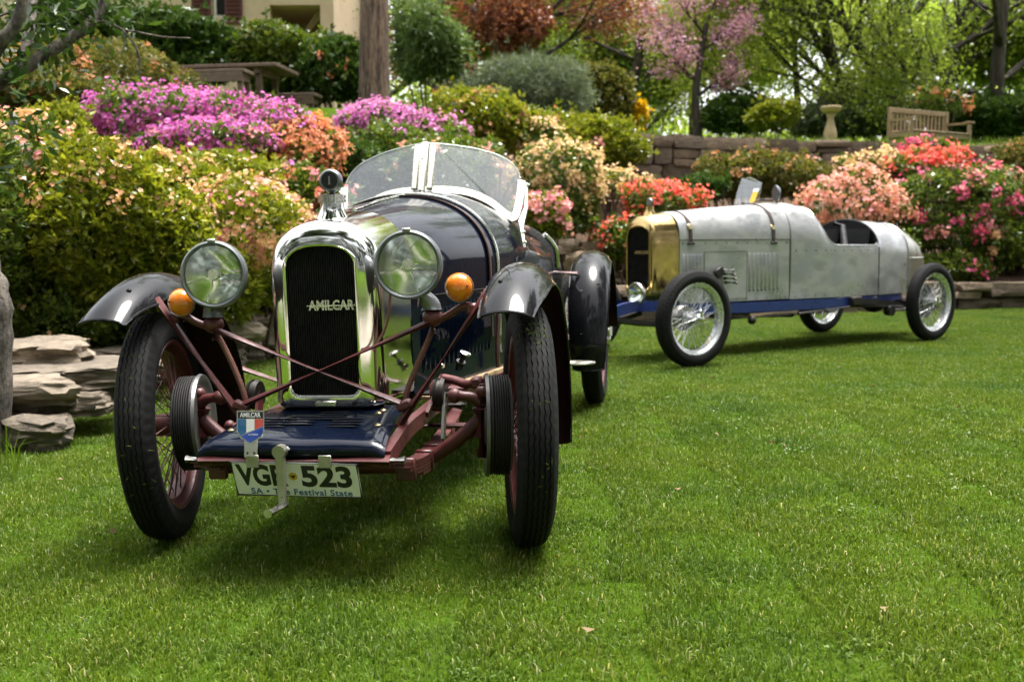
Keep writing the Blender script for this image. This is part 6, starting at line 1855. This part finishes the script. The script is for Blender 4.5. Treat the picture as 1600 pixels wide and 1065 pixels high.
    def x_at(y, z):
        w, zs, zt = kk(y)
        if z <= zs: return w
        return w * max(0, 1 - ((z - zs) / (zt - zs)) ** 2.3) ** (1 / 2.3)
    def full(y, zb=.415):
        w, zs, zt = kk(y); return arch_section(y, w, zb, zs, zt, n=18, p=2.3)
    MB().loft([full(y) for y in np.linspace(1.408, 1.75, 9)]).build('scuttle', M['alu'], car, angle=50)
    MB().tube([(x, y + .002, z) for x, y, z in full(1.412) if z > .42], .006, 6).build('scuttle_band', M['alu_dark'], car)
    zc = lambda y: float(np.interp(y, [1.75, 1.78, 1.80, 1.83, 1.87, 1.93, 2.45, 2.475, 2.5], [1.06, 1.02, .96, .90, .86, .838, .835, .84, .855]))
    for s in (-1, 1):
        secs = []; ins = []; rim = []
        for y in np.linspace(1.75, 2.5, 28):
            c = zc(y); secs.append([(s * x_at(y, z), y, z) for z in np.linspace(.415, c, 12)])
            ins.append([(s * (x_at(y, z) - .014), y, z) for z in np.linspace(.43, c, 12)])
            rim.append((s * (x_at(y, c) - .006), y, c))
        MB().loft(secs).build('cockpit_side', M['alu'], car, angle=60)
        MB().loft(ins).build('cockpit_lining', M['trim'], car, angle=60)
        MB().tube(rim, .009, 8).build('cockpit_rim', M['alu'], car)
    MB().tube([(x * .985, y, z) for x, y, z in full(1.752) if z > 1.05], .010, 8).build('scuttle_roll', M['alu_dark'], car)
    MB().loft([full(y) for y in np.linspace(2.5, 3.02, 12)]).build('rear_deck', M['alu'], car, angle=50)
    MB().tube([(x, y, z) for x, y, z in full(2.502) if z > .845], .012, 8).build('cockpit_roll', M['trim'], car)
    MB().tube([(x, y, z) for x, y, z in full(2.515) if z < .85 and x > 0], .005, 6).build('deck_seam', M['iron'], car)
    MB().tube([(x, y, z) for x, y, z in full(3.02)], .011, 8).build('tail_band', M['alu'], car)
    MB().loft([full(y) for y in np.linspace(3.022, 3.64, 14)], cap1=True).build('tail', M['alu_dark'], car, angle=50)
    for s in (-1, 1): MB().tube([(s * (x_at(y, .72) + .001), y, .72) for y in np.linspace(3.03, 3.6, 10)], .010, 6).build('tail_bead', M['alu_dark'], car)
    # inside: floor, bulkhead, seats
    MB().box((0, 2.12, .43), (.62, .74, .02)).build('cockpit_floor', M['trim'], car, smooth=False)
    MB().loft([[(x * .97, 2.492, z) for x, y, z in full(2.49)], [(0, 2.49, .43)] * len(full(2.49))]).build('rear_bulkhead', M['trim'], car)
    MB().loft([[(x * .97, 1.76, z) for x, y, z in full(1.76)], [(0, 1.765, .43)] * len(full(1.76))]).build('dash_panel', M['trim'], car)
    for s in (-1, 1):
        sq = MB()
        sq.loft([[(s * .155 + .135 * cos(a) , 2.36 + .045 * sin(a) + .10 * f, .50 + .50 * f - .02 * (f > .99)) for a in np.linspace(0, 2 * pi, 20)[:-1]] for f in (0, .3, .6, .85, .96, 1)], closed=True, cap0=True, cap1=True)
        sq.box((s * .155, 2.17, .50), (.27, .36, .10), bevel=.03)
        sq.build('seat', M['trim'], car)
    MB().tube([(.05, 2.28, 1.035), (.11, 2.32, 1.0), (.20, 2.22, .88), (.26, 2.15, .80)], .028, 10).build('seat_bolster', M['trim'], car)
    whl = [(-.12 + .17 * cos(t), 1.90 + .05 * sin(t), .93 + .16 * sin(t)) for t in np.linspace(0, 2 * pi, 33)[:-1]]
    MB().tube(whl, .012, 8, closed=True).tube([(-.12 - .16, 1.90, .93), (-.12 + .16, 1.90, .93)], .008, 6).tube([(-.12, 1.90, .93), (-.12, 1.74, .90)], .014, 8).build('steering_wheel', M['iron'], car)
    # aero screen, sticker, mirror
    n_ = Vector((0, -.9, .3)).normalized()
    sc = [(.10, 1.17, 1.175), (.125, 1.20, 1.27), (.10, 1.235, 1.34), (-.10, 1.30, 1.40), (-.20, 1.31, 1.40), (-.215, 1.27, 1.29), (-.20, 1.22, 1.18)]
    sc = [(x * .9 - .02, y + .06, z) for x, y, z in sc]
    MB().prism(sc, (0, .005, .002)).build('aero_screen', M['glass'], car, smooth=False)
    MB().prism([(.055, 1.228, 1.19), (.005, 1.228, 1.19), (.008, 1.262, 1.27), (.068, 1.262, 1.27)], (0, -.002, 0)).build('screen_sticker', M['yellow'], car, smooth=False)
    MB().prism([(.068, 1.263, 1.272), (.008, 1.263, 1.272), (.010, 1.272, 1.30), (.070, 1.272, 1.30)], (0, -.002, 0)).build('screen_label', M['white'], car, smooth=False)
    MB().tube([(-.1, 1.26, 1.19), (-.06, 1.42, 1.215), (.02, 1.50, 1.21)], .010, 8).build('screen_stay', M['iron'], car)
    mr = MB().lathe([(-.014, 0), (-.014, .060), (-.004, .066), (.012, .055), (.022, .02), (.022, 0)], c=(.04, 1.52, 1.268), axis=(.45, .9, 0), n=28).tube([(.04, 1.53, 1.215), (.04, 1.53, 1.18)], .010, 8)
    mr.build('round_mirror', M['lamp_grey'], car)
    # frame, springs, axles
    for s in (-1, 1):
        rail = [(s * .20, -.42, .385), (s * .21, -.30, .415), (s * .215, -.1, .42), (s * .225, .2, .385), (s * .26, .7, .372), (s * .305, 1.4, .366), (s * .33, 2.0, .366), (s * .32, 2.5, .372), (s * .30, 2.92, .40)]
        strip(catmull(rail, 4), (0, 0, 1), .076, .03).build('frame_rail', M['blue'], car)
        strip(catmull([(s * .205, -.45, .35), (s * .215, -.2, .31), (s * .22, .0, .295), (s * .23, .25, .33)], 4), (1, 0, 0), .045, .03).build('front_spring', M['iron'], car)
        strip(catmull([(s * .365, 2.12, .375), (s * .37, 2.5, .35), (s * .375, 2.95, .30)], 4), (1, 0, 0), .05, .045).build('rear_spring', M['iron'], car)
        MB().box((s * .362, 2.16, .375), (.065, .13, .075), bevel=.01).box((s * .345, 2.4, .335), (.05, .22, .05), bevel=.01).build('spring_bracket', M['iron'], car)
        MB().tube([(s * .33, 1.45, .30), (s * .37, 2.2, .335), (s * .40, 2.8, .30)], .012, 8).build('brake_rod', M['iron'], car)
        MB().tube([(s * .2, .65, .29), (s * .28, 1.45, .285)], .016, 8).ball((s * .28, .95, .27), .035, 10).build('steering_rod', M['iron'], car)
        MB().lathe([(-.03, 0), (-.03, .045), (.03, .045), (.03, 0)], c=(s * .39, 2.62, .275), n=20).tube([(s * .39, 2.62, .275), (s * .42, 2.9, .29)], .022, 8).build('shock_absorber', M['iron'], car)
    MB().tube([(-.46, 0, .343), (-.36, 0, .29), (0, 0, .28), (.36, 0, .29), (.46, 0, .343)], .022, 12).build('front_axle', M['iron'], car)
    MB().tube([(-.47, WB, .343), (.47, WB, .343)], .035, 12).ball((0, WB, .343), .12, 16).build('rear_axle', M['iron'], car)
    MB().box((0, 1.2, .34), (.4, 1.6, .06), bevel=.02).build('undertray', M['iron'], car, smooth=False)
    MB().tube([(-.21, -.42, .385), (.21, -.42, .385)], .016, 10).build('front_cross_tube', M['iron'], car)
    # head lamps
    for s in (1, -1):
        hl = empty('headlight', (s * .20, -.19, .512), 0, car); hl.rotation_euler = (0, 0, rad(0))
        R = .078
        MB().lathe([(-.02, R - .006), (-.024, R), (-.018, R + .003), (-.004, R), (.03, R - .018), (.06, R - .05), (.07, 0)], axis=(0, 1, 0), n=36).tube([(0, .01, -R + .01), (0, .03, -R - .035)], .014, 10).build('lamp_shell', M['chrome_soft'], hl)
        MB().lathe([(-.017, R - .008), (.01, R - .024), (.03, R - .05), (.034, 0)], axis=(0, 1, 0), n=36).build('reflector', M['mirror'], hl)
        MB().lathe([(-.024 - .010 * (1 - (j / 6) ** 2), (R - .005) * j / 6) for j in range(6, -1, -1)], axis=(0, 1, 0), n=36).build('lens', M['lens'], hl)
    pl = empty('number_plate', (.20, -.47, .285), 0, car)
    MB().box((-.11, 0, 0), (.30, .003, .11), bevel=.001).build('plate', M['white'], pl, smooth=False)
    put_text(pl, text_mesh('9', .10, .0005, .002, .9), M['ink_black'], 'plate_characters', (.0, -.0025, 0), (pi / 2, 0, 0))
build_silver(silver)

# parts made of pieces too small to pick apart
for o in bpy.data.objects:
    if o.parent is not None and o.name.split('.')[0] in ('foliage', 'blossoms', 'crown', 'stems', 'fins', 'spokes', 'rivets', 'louvres'):
        o['kind'] = 'stuff'
